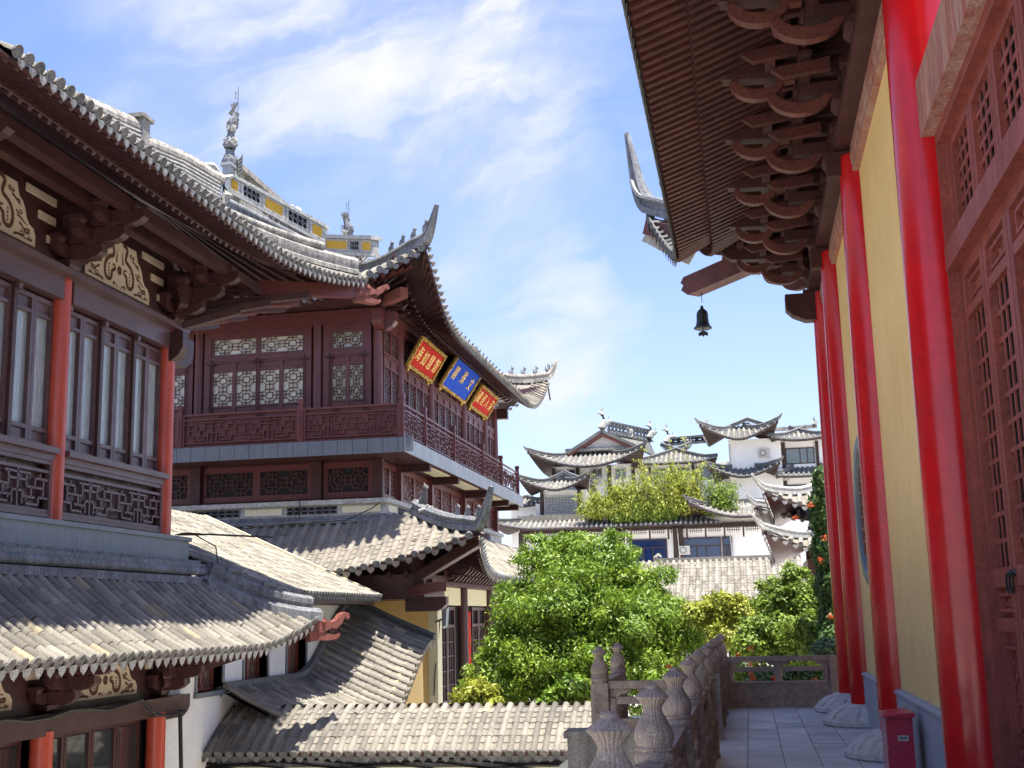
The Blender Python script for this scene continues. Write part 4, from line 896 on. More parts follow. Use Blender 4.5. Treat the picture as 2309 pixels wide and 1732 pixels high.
for a, b_ in ((14.7, 18.27), (18.65, 22.17)):
    L = (b_-a)/4
    for k in range(4):
        O = Vector((-11.45, a+k*L, -3.1)); dl = MB(); framebox(dl, O, Uy, Vz, L-.02, 3.1, .08, .06); seg(dl, O, Uy, Vz, (.08, 1.9), (L-.1, 1.9), .07, .06); seg(dl, O, Uy, Vz, (.08, 1.5), (L-.1, 1.5), .07, .06)
        dl = dl.build('door_leaf', WOODD, gh); MB().box(-11.47, -11.46, a+k*L+.08, a+(k+1)*L-.1, -3, -.1).build('pane', GLD, dl)
        cr_ = MB()
        for q in range(14): cr_.ball(O+Uy*random.uniform(.15, L-.2)+Vz*random.uniform(1.95, 2.2), .01, .03, .02, 6, 4)
        cr_.build('carved_relief', WOODG, dl, True, kind='stuff')
cb = MB(); cb.tube([Vector((-10.93, 14+k*.6, .36+.05*math.sin(k*1.7)-(.02*k if k > 12 else 0))) for k in range(16)], .035, 6)
tag(cb.build('power_cable', BLACKC, None, True), 'thick black cable sagging along the lower beam of the gallery house', 'cable')
dp = MB(); dp.tube([(-11.0, 22.95, .1), (-10.97, 23.0, -1), (-10.9, 23.02, -3.2)], .04, 8); tag(dp.build('drain_pipe', BLACKC, None, True), 'black drain pipe leaning against the white wall beside the red column', 'pipe')
q = at(402, 1208, X=-10.98); rd = MB(); rd.tube([Vector((-10.98, q.y, 3.47)), Vector((-10.6, q.y+.6, 3.5)), Vector((-9.6, q.y+1.5, 3.46))], .022, 6)
for k in range(3): rd.tube([Vector((-10.98, q.y-.1-.02*k, 3.46)), Vector((-10.9, q.y+.05, 3.48+.012*k)), Vector((-10.8, q.y+.2, 3.49+.01*k)), Vector((-10.6, q.y+.5, 3.5))], .01, 5)
rd.tube([Vector((-10.8, q.y+.3, 3.5)), Vector((-10.5, q.y+.7, 3.25)), Vector((-10.45, q.y+.75, 2.75))], .014, 5)
tag(rd.build('cable_bracket', BLACKC, None, True), 'black rod with looped cables sticking out over the zinc band', 'cable')
# ================================================================ pavilion with balcony and signboards
pv = thing('pavilion', 'large maroon timber pavilion with lattice windows, balcony and sweeping upturned roofs', 'pavilion', (-16, 44, -3.2))
Ux = Vector((1, 0, 0))
# core
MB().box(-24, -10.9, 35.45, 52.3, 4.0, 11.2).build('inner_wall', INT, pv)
def casement(parent, O, U, w_, z0, z1, zl0, zl1, nx, ny, glassm, name='window', t=.06, lt=.02):
    """frame with solid top panel and lattice light between zl0 and zl1"""
    Nn = U.cross(Vz); f = MB(); o = O+Vz*z0; framebox(f, o, U, Vz, w_, z1-z0, t, .07)
    for a, b_ in ((zl1, zl1+t), (zl0-t, zl0)): seg(f, O, U, Vz, (t, (a+b_)/2), (w_-t, (a+b_)/2), t, .065)
    for a, b_ in ((z0+t, zl0-t), (zl1+t, z1-t)):
        if b_-a > .03: f.prism([O+U*t+Vz*a-Nn*.02, O+U*(w_-t)+Vz*a-Nn*.02, O+U*(w_-t)+Vz*b_-Nn*.02, O+U*t+Vz*b_-Nn*.02], Nn*.015)
    f = f.build(name, WOODP, parent)
    l = MB(); lattice_oct(l, O+U*t+Vz*zl0, U, Vz, w_-2*t, zl1-zl0, nx, ny, lt, .025); l.build('lattice', WOODP, f)
    g = MB().prism([O+U*t+Vz*zl0-Nn*.05, O+U*(w_-t)+Vz*zl0-Nn*.05, O+U*(w_-t)+Vz*zl1-Nn*.05, O+U*t+Vz*zl1-Nn*.05], Nn*.012); g.build('pane', glassm, f)
    return f
colm = MB().lathe(0, 0, 0, [(.15, 0), (.15, 2), (.14, 4.0)], 20).mesh('column', WOODP, True)
SX = [-20.4, -16.53, -12.63, -10.7]
for x in SX: link('column', colm, pv, Matrix.Translation((x, 35.2, 6.95)))
MB().box(-24, -10.55, 35.08, 35.32, 10.72, 10.98).build('beam', WOODP, pv); MB().box(-24, -10.5, 35.02, 35.38, 10.98, 11.16).build('plate_beam', WOODP, pv)
be = MB(); arm(be, (-10.6, 35.2, 10.45), (1, 0, 0), .5, .55, .3, .3); arm(be, (-10.6, 35.2, 10.45), (0, -1, 0), .5, .55, .3, .3); be.build('beam_end', WOODP, pv)
for (a, b_, n) in ((-20.2, -16.72, 4), (-16.34, -12.82, 4), (-12.44, -10.9, 2)):
    W = b_-a; O = Vector((a, 35.2, 0))
    fr = MB(); fr.box(a, a+.22, 35.14, 35.28, 6.95, 10.72); fr.box(b_-.22, b_, 35.14, 35.28, 6.95, 10.72); fr.box(a+.22, b_-.22, 35.14, 35.28, 10.56, 10.72); fr.box(a+.22, b_-.22, 35.13, 35.28, 9.78, 9.93); fr.build('bay_frame', WOODP, pv)
    nt_ = n//2; w1 = (W-.44)/nt_
    for k in range(nt_): casement(pv, O+Ux*(.22+k*w1), Ux, w1, 9.93, 10.56, 10.0, 10.5, 2, 1, GLC if n == 4 else GLP, 'transom_window', .07)
    w2 = (W-.44)/n
    for k in range(n): casement(pv, O+Ux*(.22+k*w2), Ux, w2, 7.0, 9.78, 8.38, 9.45, 1, 2, GLC if (n == 4) else GLP)
    hd = MB()
    for k in range(nt_+1): x = a+.22+k*w1; hd = MB(); hd.bar((x, 35.08, 7.2), (x, 35.08, 9.84), .03, .03); hd.bar((x-.14, 35.07, 9.72), (x+.14, 35.07, 9.72), .04, .05); hd.build('hinge_rod', WOODD, pv)
EY = [35.2, 37.2, 41.1, 46.2, 50.2, 52.4]
for y in EY[1:]: link('column', colm, pv, Matrix.Translation((-10.6, y, 6.95)))
MB().box(-10.72, -10.48, 35.4, 52.5, 10.72, 10.98).build('beam', WOODP, pv); MB().box(-10.78, -10.42, 35.4, 52.6, 10.98, 11.16).build('plate_beam', WOODP, pv)
Un = Vector((0, 1, 0))
for a, b_, n in ((35.4, 37.05, 2), (37.35, 40.95, 4), (41.25, 46.05, 5), (46.35, 50.05, 4), (50.35, 52.25, 2)):
    w2 = (b_-a)/n; O = Vector((-10.6, a, 0))
    for k in range(n):
        casement(pv, O+Un*(k*w2), Un, w2, 7.0, 9.75, 8.1, 9.4, 1, 2, GLN); casement(pv, O+Un*(k*w2), Un, w2, 9.78, 10.7, 9.86, 10.62, 1, 1, GLN, 'transom_window')
MB().box(-10.7, -10.0, 52.35, 52.65, 10.35, 10.8).build('beam_end', WOODD, pv)
# balcony ledge with zinc edge
MB().box(-24, -9.55, 34.05, 53, 6.52, 6.94).build('balcony_slab', WOODD, pv)
x = -24.0
zp = MB().box(.006, .454, -.03, 0, 0, .43).mesh('zinc_panel', ZINC)
while x < -9.6: link('zinc_panel', zp, pv, Matrix.Translation((x, 34.04, 6.515))); x += .46
MB().box(-9.54, -9.50, 34.0, 53.05, 6.5, 6.95).build('zinc_edge', ZINCL, pv)  # same zinc as the south panels, brighter light painted into its colour
for y0, y1 in ((38, 40.4), (42, 45), (47, 49.5)): MB().box(-10.3, -9.75, y0, y1, 6.49, 6.515).build('ceiling_light_panel', CREAM, pv)
for y in EY[1:]: MB().box(-10.6, -9.6, y-.1, y+.1, 6.3, 6.51).build('cantilever', WOODD, pv)
# balustrade of the balcony
def pmesh():
    b = MB().box(-.075, .075, -.075, .075, 0, 1.1); b.box(-.085, .085, -.085, .085, 1.16, 1.3); b.box(-.06, .06, -.06, .06, 1.1, 1.16)
    for s in (-1, 1): lattice_oct(b, Vector((-.045, s*.078, .15)), Ux, Vz, .09, .8, 1, 5, .008, .008); lattice_oct(b, Vector((s*.078, -.045, .15)), Un, Vz, .09, .8, 1, 5, .008, .008)
    return b.mesh('rail_post', WOODP)
PM = pmesh()
def rail_bay(p, q, solid):
    p = Vector(p); q = Vector(q); U = (q-p).normalized(); L = (q-p).length; r = MB(); framebox(r, p, U, Vz, L, 1.03, .06, .08)
    for z in (.84, .13): seg(r, p, U, Vz, (.06, z), (L-.06, z), .04, .06)
    r = r.build('railing', WOODP, pv); l = MB(); n = max(1, round(L/1.5)); lattice_maze(l, p+U*.06+Vz*.15, U, Vz, L-.12, .67, n, .026 if solid else .03, .05); l.build('lattice', WOODP, r)
    if solid:
        Nn = U.cross(Vz); MB().prism([p+Vz*.04-Nn*.04, q+Vz*.04-Nn*.04, q+Vz*1.0-Nn*.04, p+Vz*1.0-Nn*.04], -Nn*.015).build('backboard', WOODP, r)
        k = MB()
        for t in (.33, .66):
            for j in range(5): a = j*2*PI/5; k.tube([p+U*(L*t)+Vz*.91, p+U*(L*t+.13*math.cos(a))+Vz*(.91+.035*math.sin(a)), p+U*(L*t+.08*math.cos(a+.6))+Vz*(.91+.05*math.sin(a+.6))], .012, 5)
        k.build('carved_knot', WOODD, r)
RX = [-20.5, -16.6, -12.75, -9.66]
for x in RX: link('rail_post', PM, pv, Matrix.Translation((x, 34.15, 6.95)))
for a, b_ in zip(RX[:-1], RX[1:]): rail_bay((a+.08, 34.15, 6.95), (b_-.08, 34.15, 6.95), True)
RY = [34.15, 36.7, 40.6, 45.3, 48.9, 52.6]
for y in RY[1:]: link('rail_post', PM, pv, Matrix.Translation((-9.66, y, 6.95)))
for a, b_ in zip(RY[:-1], RY[1:]): rail_bay((-9.66, a+.08, 6.95), (-9.66, b_-.08, 6.95), False)
# mezzanine
MB().box(-24, -10.72, 35.3, 35.45, 5.2, 6.52).build('mezzanine_wall', WOODP, pv); MB().box(-10.86, -10.72, 35.45, 52.4, 5.2, 6.52).build('mezzanine_wall', WOODP, pv)
for x in SX: MB().box(x-.16, x+.16, 35.1, 35.3, 5.3, 6.5).build('pilaster', WOODD, pv)
for y in EY[1:]: MB().box(-10.72, -10.52, y-.14, y+.14, 5.3, 6.5).build('pilaster', WOODP, pv)
for (a, b_, n) in ((-20.2, -16.72, 2), (-16.34, -12.82, 2), (-12.44, -10.9, 1)):
    w2 = (b_-a)/n
    for k in range(n): casement(pv, Vector((a+k*w2, 35.26, 0)), Ux, w2, 5.38, 6.46, 5.55, 6.28, 2, 1, GLD, 'mezzanine_window', .12)
for a, b_, n in ((35.5, 37.05, 2), (37.35, 40.95, 2), (41.25, 46.05, 3), (46.35, 50.05, 2), (50.35, 52.25, 1)):
    w2 = (b_-a)/n
    for k in range(n): casement(pv, Vector((-10.69, a+k*w2, 0)), Un, w2, 5.38, 6.46, 5.5, 6.3, 1, 1, GLD, 'mezzanine_window', .1, .03)
# decorated ridge band above the lower roof
MB().box(-24, -10.42, 35.0, 35.3, 4.55, 4.84).build('ridge_moulding', RIDGEG, pv); MB().box(-10.7, -10.42, 35.3, 52.5, 4.55, 4.84).build('ridge_moulding', RIDGEG, pv)
MB().tube([(-24, 34.94, 4.66), (-10.36, 34.94, 4.66), (-10.36, 52.5, 4.66)], .07, 8).build('ridge_roll', RIDGEG, pv, True)
rb = MB(); rb.box(-24, -10.4, 35.02, 35.3, 4.84, 5.16); rb.box(-10.7, -10.4, 35.3, 52.5, 4.84, 5.16); rb.box(-24, -10.3, 34.9, 35.3, 5.16, 5.3); rb.box(-10.7, -10.3, 35.3, 52.5, 5.16, 5.3)
rb = rb.build('ridge_band', RIDGEW, pv)
def ring_lattice(parent, O, U, w_, h, mat=RIDGEG):
    Nn = U.cross(Vz); b = MB(); framebox(b, O, U, Vz, w_, h, .03, .03); n = max(2, round(w_/.22)); c = w_/n
    for i in range(n):
        for j in (0, 1): b.tube([O+U*(c*(i+.5)+c*.5*math.cos(a))+Vz*(h*(.27+.46*j)+h*.25*math.sin(a))+Nn*.01 for a in np.linspace(0, 2*PI, 9)], .014, 4, False)
    o = b.build('ring_lattice', mat, parent); MB().prism([O+Nn*.0, O+U*w_+Nn*.0, O+U*w_+Vz*h, O+Vz*h], Nn*.004).build('recess_shade', INT, o)  # flat near-black sheet paints shade behind the rings
x = -10.55
k = 0
while x > -20:
    w2 = 1.25 if k % 2 == 0 else 1.6
    O = Vector((x-w2, 35.015, 4.88))
    if k % 2 == 0:
        f = MB(); framebox(f, O, Ux, Vz, w2, .25, .03, .03); f.build('panel_frame', RIDGEW, rb); MB().box(x-w2+.03, x-.03, 35.005, 35.02, 4.9, 5.1).build('cream_panel', CREAM, rb)
    else: ring_lattice(rb, O, Ux, w2, .25)
    x -= w2+.12; k += 1
y = 35.15; k = 0
while y < 50:
    w2 = 1.0 if k % 2 == 0 else 1.7; O = Vector((-10.395, y, 4.88))
    if k % 2 == 0: f = MB(); framebox(f, O, Un, Vz, w2, .25, .03, .03); f.build('panel_frame', RIDGEW, rb); MB().box(-10.405, -10.39, y+.03, y+w2-.03, 4.9, 5.1).build('cream_panel', CREAM, rb)
    else: ring_lattice(rb, O, Un, w2, .25)
    y += w2+.15; k += 1
cbl = MB(); cbl.tube([(-13.1, 34.6, 5.5), (-12.9, 34.5, 5.2), (-12.7, 33.9, 4.55), (-13.6, 33.8, 4.5), (-14.6, 34.0, 4.45)], .02, 5); cbl.tube([(-12.7, 33.9, 4.55), (-11.4, 34.3, 4.62), (-10.8, 34.9, 5.0), (-10.5, 35.0, 5.25)], .015, 5); cbl.bar((-13.15, 34.9, 5.6), (-12.95, 34.9, 5.6), .03, .05)
tag(cbl.build('roof_cable', BLACKC), 'black cable draped over the ridge of the pavilion lower roof', 'cable')
# lower roof
PL = Roof(-24, -7.75, 33.1, 55, 3.02, 4.6, 1.95, lift=1.0, R=5.2, push=.7, cor='SE', curve=.2, pw=2)
pl = MB().sweep([PL.pt('S', v, .03, -.06) for v in np.linspace(6, 16.55, 40)], [(-.03, -.05), (.03, -.05), (.03, .03), (-.03, .03)]).build('lower_roof', WOODD, pv)
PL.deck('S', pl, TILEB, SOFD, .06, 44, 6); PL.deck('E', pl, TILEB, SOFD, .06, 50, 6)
LS = PL.L('S')
PL.lay('S', pl, .325, .42, .105, TILEB, v0=7.6, v1=LS-.1, over=.06, pans=TILEB, capm=RIDGEG, dripm=TILEB, cr=1.0, limit=260)
PL.lay('E', pl, .3, .5, .095, TILEA, v0=.15, v1=21, mode='stuff', nseg=6, rattr=True, over=.06, capm=RIDGEG, dripm=TILEB)
PL.rafters('E', pl, .3, .05, 1.2, .08, .09, WOODD, -.13, v1=20, fan=3); PL.rafters('S', pl, .3, .05, 1.2, .08, .09, WOODD, -.13, v0=9, fan=3)
hp = PL.hipline('SE', 14, 0, 1.92, .02); hn = horn(hp, 1.1, 9, up=1.25)
hrg = MB(); taper_sweep(hrg, hp+hn, RPROF(.3, .4), 1, .32, 12); hrg = hrg.build('hip_ridge', RIDGEG, pl, True)
for k in (-1, -3, -5): beast(hrg, hp[k]+Vector((0, 0, .36)), .36, (1, -1), RIDGEG)
beast(hrg, hn[1]+Vector((0, 0, .25)), .34, (1, -1), RIDGEG); beast(hrg, hp[2]+Vector((.1, -.1, .38)), .62, (1, -1), TILED, 'ridge_lion')
sc_ = MB()
for j in range(7): sc_.tube([hp[2]+Vector((.25, -.2, .1)), hp[3]+Vector((.2*math.cos(j), .2*math.sin(j), .25)), hp[4]+Vector((.1*math.sin(j*2), -.1, .3+.03*j))], [.07, .06, .02], 6)
sc_.build('ridge_scroll', RIDGEW, hrg, True)
MB().bar((-9.5, 34.2, 2.75), PL.pt('S', LS, .6, -.42), .24, .28).build('hip_rafter', WOODD, pl)
MB().box(-24, -9.62, 34.9, 52, 2.95, 3.9).build('roof_core', WOODD, pv)
MB().bar((-9.6, 34.3, 2.5), (-8.2, 32.9, 2.6), .26, .26).build('corner_beam', WOODP, pl)
# eave brackets: two tiers of small upturned arms
def small_bracket(s=1.0):
    b = MB()
    for x0, z in ((.0, 0), (.38, .22)):
        pts = [(x0-.3, z), (x0+.1, z-.06), (x0+.3, z), (x0+.46, z+.16), (x0+.4, z+.02), (x0+.24, z-.12), (x0, z-.14), (x0-.3, z-.12)]
        b.prism([(x*s, -.05*s, zz*s) for x, zz in pts], (0, .1*s, 0)); b.box((x0-.3)*s, (x0+.2)*s, -.16*s, .16*s, (z+.01)*s, (z+.12)*s)
    return b.mesh('bracket_set', WOODD)
SB = small_bracket(); SB2 = small_bracket(.85)
y = 35.6
while y < 53: link('bracket_set', SB, pv, Matrix.Translation((-10.25, y, 11.32))); y += .62
x = -18.0
while x < -10.4: link('bracket_set', SB, pv, Matrix.Translation((x, 34.95, 11.32)) @ Matrix.Rotation(R_(-90), 4, 'Z')); x += .62
y = 36.9
while y < 51: link('bracket_set', SB2, pv, Matrix.Translation((-9.0, y, 2.95)) @ Matrix.Rotation(0, 4, 'Z')); y += .5
x = -13.0
while x < -8.9: link('bracket_set', SB2, pv, Matrix.Translation((x, 34.6, 2.75)) @ Matrix.Rotation(R_(-90), 4, 'Z')); x += .5
MB().box(-24, -10.6, 34.0, 36.2, 11.2, 11.9).build('bracket_board', WOODD, pv); MB().box(-10.7, -10.2, 36.2, 53, 11.2, 11.9).build('bracket_board', WOODD, pv)
# ground floor
MB().box(-24, -9.28, 36.4, 36.7, -3.2, 2.45).build('wall', YELW, pv); MB().box(-9.5, -9.22, 36.36, 36.9, -3.2, 2.2).build('pier', CREAM, pv)
MB().box(-24, -9.0, 34.0, 36.4, 2.3, 3.0).build('eave_beam', WOODD, pv); MB().box(-9.45, -9.0, 36.4, 52, 2.72, 3.5).build('eave_beam', WOODD, pv)
arm(bb := MB(), (-9.6, 34.3, 1.95), (1, 0, 0), 1.2, .4, .3, .3); bb.build('beam_end', WOODD, pv)
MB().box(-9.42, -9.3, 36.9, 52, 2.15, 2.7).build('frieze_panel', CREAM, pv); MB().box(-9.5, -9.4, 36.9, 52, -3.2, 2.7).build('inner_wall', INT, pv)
cm3 = MB().lathe(0, 0, 0, [(.2, 0), (.19, 6)], 20).mesh('column', WOODD, True)
for y in (40.0, 44.1, 47.6, 51): link('column', cm3, pv, Matrix.Translation((-9.3, y, -3.2)))
for a, b_ in ((37.0, 38.0), (38.05, 39.05), (41.6, 42.6), (42.65, 43.7)):
    d_ = MB(); O = Vector((-9.36, a, -3.1)); framebox(d_, O, Un, Vz, b_-a, 5.2, .1, .08)
    for z in (1.9, 2.3, 4.6): seg(d_, O, Un, Vz, (.1, z), (b_-a-.1, z), .09, .07)
    d_ = d_.build('door_leaf', WOODD, pv); l = MB(); lattice_grid(l, O+Un*.1+Vz*2.35, Un, Vz, b_-a-.2, 2.2, 3, 5, .03, .05); l.build('lattice', WOODD, d_); MB().box(-9.39, -9.38, a+.1, b_-.1, -.8, 1.5).build('pane', GLN, d_)
MB().box(-9.41, -9.36, 44.4, 47.3, -1.0, 2.1).build('white_panel', WHITE, pv)
bn = thing('couplet_board', 'tall narrow red couplet board with faded gold characters beside the lattice doors', 'board', (-9.2, 40.7, -1))
MB().box(-9.27, -9.22, 40.45, 40.9, -1.0, 1.95).build('board', SGRED, bn)
b = MB()
for z in np.linspace(-.7, 1.7, 7):
    for q in range(4): b.bar((-9.215, 40.55+random.uniform(0, .2), z+random.uniform(-.1, .1)), (-9.215, 40.6+random.uniform(0, .2), z+random.uniform(-.1, .1)), .03, .01)
b.build('worn_character', GOLD, bn)
p = at(1000, 1395, X=-9.0); lp = thing('flood_lamp', 'grey flood lamp fixed high on the yellow pavilion corner', 'lamp', (p.x, p.y, p.z))
MB().prism([(p.x, p.y-.22, p.z-.25), (p.x, p.y+.05, p.z-.3), (p.x, p.y+.25, p.z+.3), (p.x, p.y-.1, p.z+.22)], (.12, 0, .05)).build('housing', ZINCL, lp); MB().tube([p+Vector((-.25, 0, -.1)), p], .03, 6).build('arm', BLACKC, lp)
cw = MB(); cw.tube([(-9.2, 36.6, 1.7), (-9.25, 36.45, .9), (-9.3, 36.33, .2), (-9.34, 36.32, -.5)], .018, 5); tag(cw.build('wall_cable', BLACKC), 'thin black cable running down the yellow wall corner', 'cable')
# upper roof
class Gable(Roof):
    cap = 4.2
    def dmax(s, side, v):
        if side in 'SN': return min(s.cap, max(.01, min(v, s.L(side)-v)))
        r = s.run; L = s.L(side)
        if v < s.cap: r = max(v, .01)
        if L-v < s.cap: r = max(L-v, .01)
        return r
def southlift(v):
    t = min(1, max(0, (36.2-v.y)/3.0)); return v+Vector((0, 0, .4*t*t*(3-2*t)))
PU = Gable(-24.2, -8.68, 33.0, 55.0, 10.6, 15.8, 7.6, lift=1.3, R=5.0, push=.12, cor='SE NE', curve=.12, pw=2.0, extra=southlift, lm=dict(NE=1.9))
pu = MB().sweep([PU.pt('E', v, .03, -.07) for v in np.linspace(0, 23, 60)], [(-.03, -.06), (.03, -.06), (.03, .04), (-.03, .04)]).build('upper_roof', WOODD, pv)
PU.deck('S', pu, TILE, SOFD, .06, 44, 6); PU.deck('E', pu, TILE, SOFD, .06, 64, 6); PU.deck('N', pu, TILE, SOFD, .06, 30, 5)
LS = PU.L('S'); LE = PU.L('E')
PU.lay('S', pu, .3, .45, .1, TILE, v0=LS-4.6, v1=LS-.1, over=.06, capm=RIDGEG, dripm=RIDGEG, dlim=2.2, limit=90)
PU.lay('E', pu, .27, .5, .075, TILE, v0=.1, v1=LE-.1, nseg=1, over=.06, dlim=.6, capm=TILE, dripm=TILED)
PU.lay('N', pu, .3, .5, .09, TILE, v0=.1, v1=3.5, nseg=3, over=.06, dlim=1.6, capm=RIDGEG, dripm=RIDGEG)
PU.rafters('E', pu, .3, .05, 1.2, .08, .1, WOODD, -.14, fan=4.2, name='flying_rafter'); PU.rafters('E', pu, .3, .95, 2.6, .1, .1, WOODD, -.26, fan=4.2, rod=True, name='eave_rafter')
PU.rafters('S', pu, .3, .05, 1.2, .08, .1, WOODD, -.14, v0=LS-5, fan=4.2, name='flying_rafter'); PU.rafters('S', pu, .3, .95, 2.6, .12, .12, WOODP, -.26, v0=LS-6, fan=2, rod=True, name='eave_rafter')
MB().bar((-10.6, 35.2, 11.35), (-9.55, 34.1, 11.3), .26, .32).build('hip_rafter', PINKC, pu)
for c, sg in (('SE', -1), ('NE', 1)):
    hp = PU.hipline(c, 14, 0, 3.2, .02); hn = horn(hp, 1.0 if sg < 0 else .9, 10, up=1.15)
    hrg = MB(); taper_sweep(hrg, hp+hn, RPROF(.3, .42), 1, .3, 12); hrg = hrg.build('hip_ridge', RIDGEG if sg < 0 else RIDGE, pu, True)
    for k in (-1, -3, -5, -7): beast(hrg, hp[k]+Vector((0, 0, .38)), .42, (1, sg), RIDGEG)
    beast(hrg, hn[2]+Vector((0, 0, .2)), .4, (1, sg), RIDGEG); beast(hrg, hp[2]+Vector((0, 0, .5)), .75, (1, sg), TILED, 'ridge_lion')
    s_ = MB()
    for j in range(9): s_.tube([hp[1]+Vector((0, 0, .1)), hp[2]+Vector((.22*math.cos(j*1.3), .22*math.sin(j*1.3), .25)), hp[3]+Vector((.2*math.sin(j*2), sg*.1, .3+.05*j))], [.08, .07, .02], 6)
    s_.build('ridge_scroll', RIDGEW, hrg, True)
# main ridge and its dragon finials
mr = MB(); mr.box(-16.4, -16.0, 36.9, 49, 15.4, 15.9); mr.box(-16.3, -16.1, 36.9, 49, 15.9, 16.75); mr.box(-16.5, -15.9, 36.9, 49, 16.75, 16.95); mr.tube([(-16.2, 36.9, 17.0), (-16.2, 49, 17.0)], .16, 10); mr = mr.build('main_ridge', RIDGE, pu)
rlat = MB(); lattice_oct(rlat, Vector((-16.08, 37.3, 15.95)), Un, Vz, 11, .75, 20, 1, .05, .03); rlat.build('ridge_lattice', TILED, mr)
def chiwen(p, h, lean):
    """tall ridge finial: coiled dragon rising to a flame tail, scrolls and fins"""
    p = Vector(p); ax = [p+Vector((lean*h*.05*math.sin(t*3.5)-lean*h*.1*max(0, t-.72)*2, .0, h*t)) for t in np.linspace(0, .86, 22)]
    rad = [.085*h*(.95+.28*math.sin(i*1.15))*(1-.45*i/21) for i in range(22)]
    b = MB(); b.tube(ax, rad, 12)
    for i in range(1, 20):
        c = ax[i]; r = rad[i]
        for j in range(7): a = j*2*PI/7+i*.5; b.ball(c+Vector((math.cos(a)*r*.9, math.sin(a)*r*.9, 0)), r*.26, r*.26, r*.3, 6, 4)
    o = b.build('dragon_finial', RIDGEG, pu, True)
    for t, r in ((.05, .075), (.5, .062), (.66, .045)):      # pale scroll bosses
        f = MB(); q = p+Vector((-.02*h, -.05*h, h*t))
        for sx in (-1, 1): f.tube([q+Vector((sx*r*h*.55+r*h*.5*(1-.09*j)*math.cos(j*.8), -.02*h*(j/9), r*h*.7*(1-.09*j)*math.sin(j*.8))) for j in range(10)], [r*h*.3*(1-.05*j) for j in range(10)], 7)
        f.ball(q+Vector((0, .03*h, 0)), r*h, r*h*.8, r*h*.8, 9, 6, .1); f.build('scroll_boss', RIDGEW, o, True)
    s = MB()
    for i in range(9):
        t = .1+.022*i; s_ = -1 if i % 2 else 1; c = p+Vector((s_*.07*h, -.03*h, h*t)); s.tube([c, c+Vector((s_*.035*h, 0, .03*h)), c+Vector((s_*.045*h, 0, .075*h))], [.018*h, .014*h, .003*h], 6)
    top = ax[-1]
    for i in range(7): a = -.75+i*.16; s.tube([top+Vector((0, 0, -.08*h)), top+Vector((lean*.03*h*i/3-.02*h, 0, .0)), top+Vector((math.sin(a)*.1*h, (i % 3-1)*.02*h, .07*h+.05*h*math.cos(a)*1.2))], [.03*h, .022*h, .004*h], 6)
    for i in range(3): s.tube([top+Vector((0, 0, -.1*h-.03*h*i)), top+Vector((-.09*h, 0, -.07*h-.035*h*i))], [.02*h, .003*h], 5)
    s.build('flame_fin', TILED, o, True, kind='stuff')
    r = MB(); q = ax[-2]+Vector((.06, .06, 0)); r.tube([q, q+Vector((0, 0, .36*h))], .016, 6)
    q2 = q+Vector((0, 0, .28*h)); r.tube([q2, q2+Vector((-.09, 0, .03)), q2+Vector((-.12, 0, .12))], .012, 5); r.tube([q2+Vector((0, 0, -.2)), q2+Vector((-.1, 0, -.14)), q2+Vector((-.1, 0, .04))], .012, 5); r.tube([q2+Vector((-.1, 0, -.14)), q2+Vector((-.13, 0, -.18))], .012, 5)
    r.build('lightning_rod', IRON, o)
chiwen((-16.2, 36.75, 16.2), 3.0, -1); chiwen((-16.2, 48.8, 16.3), 3.0, 1)
# hanging ridge with yellow panels down the gable edge, and its level end
def panel_ridge(A, B, h, kinds, mat=RIDGEW):
    A = Vector(A); B = Vector(B); n = sum(k[1] for k in kinds); U = (B-A); Lh = U.length; U = U/Lh; Sd = U.cross(Vz).normalized()      # towards the viewer
    if Sd.y > 0: Sd = -Sd
    base = MB(); Dn = Sd*.12
    def quad(a, b_, z0, z1, t, off): return [A+U*a+Vz*z0+Sd*off, A+U*b_+Vz*z0+Sd*off, A+U*b_+Vz*z1+Sd*off, A+U*a+Vz*z1+Sd*off]
    base.prism(quad(0, Lh, 0, h, 0, -.12), Sd*.2)
    base.prism(quad(-.1, Lh+.05, h, h+.12, 0, -.2), Sd*.36); base.prism(quad(0, Lh, -.1, 0, 0, -.16), Sd*.3)
    o = base.build('panel_ridge', mat, pu); a = 0
    for kind, ln in kinds:
        l = ln/n*Lh; q0, q1 = a+.1, a+l-.06
        fr = MB()
        for z in (.05, h-.05): fr.prism(quad(q0-.04, q1+.04, z-.03, z+.03, 0, .07), Sd*.04)
        for x in (q0, q1): fr.prism(quad(x-.04, x+.04, .08, h-.08, 0, .07), Sd*.04)
        fr.build('panel_frame', mat, o)
        if kind == 'y': MB().prism(quad(q0+.04, q1-.04, .08, h-.08, 0, .08), Sd*.012).build('yellow_panel', YELP, o)
        else:
            MB().prism(quad(q0+.04, q1-.04, .08, h-.08, 0, .08), Sd*.004).build('recess_shade', INT, o); lt = MB(); m_ = max(2, round((q1-q0)/.2)); c = (q1-q0)/m_  # thin near-black sheet paints the shade of the openwork
            for i in range(m_):
                for j in (0, 1): lt.tube([A+U*(q0+c*(i+.5)+c*.5*math.cos(t))+Vz*(h*(.3+.4*j)+h*.22*math.sin(t))+Sd*.1 for t in np.linspace(0, 2*PI, 9)], .018, 4, False)
            lt.build('ring_lattice', RIDGEG, o)
        a += l
    return o
A = at(517, 428, Y=36.5); B = at(735, 548, Y=36.5)
pr_ = panel_ridge(A, B, .5, [('y', .8), ('l', 1.4), ('y', 1.5), ('l', 1.5), ('y', 1.0)])
po_ = MB(); po_.box(A.x-.12, A.x+.12, 36.2, 36.55, A.z-.15, A.z+.75); po_.box(A.x-.2, A.x+.2, 36.15, 36.6, A.z+.75, A.z+.85); po_.build('ridge_post', ZINCL, pr_)
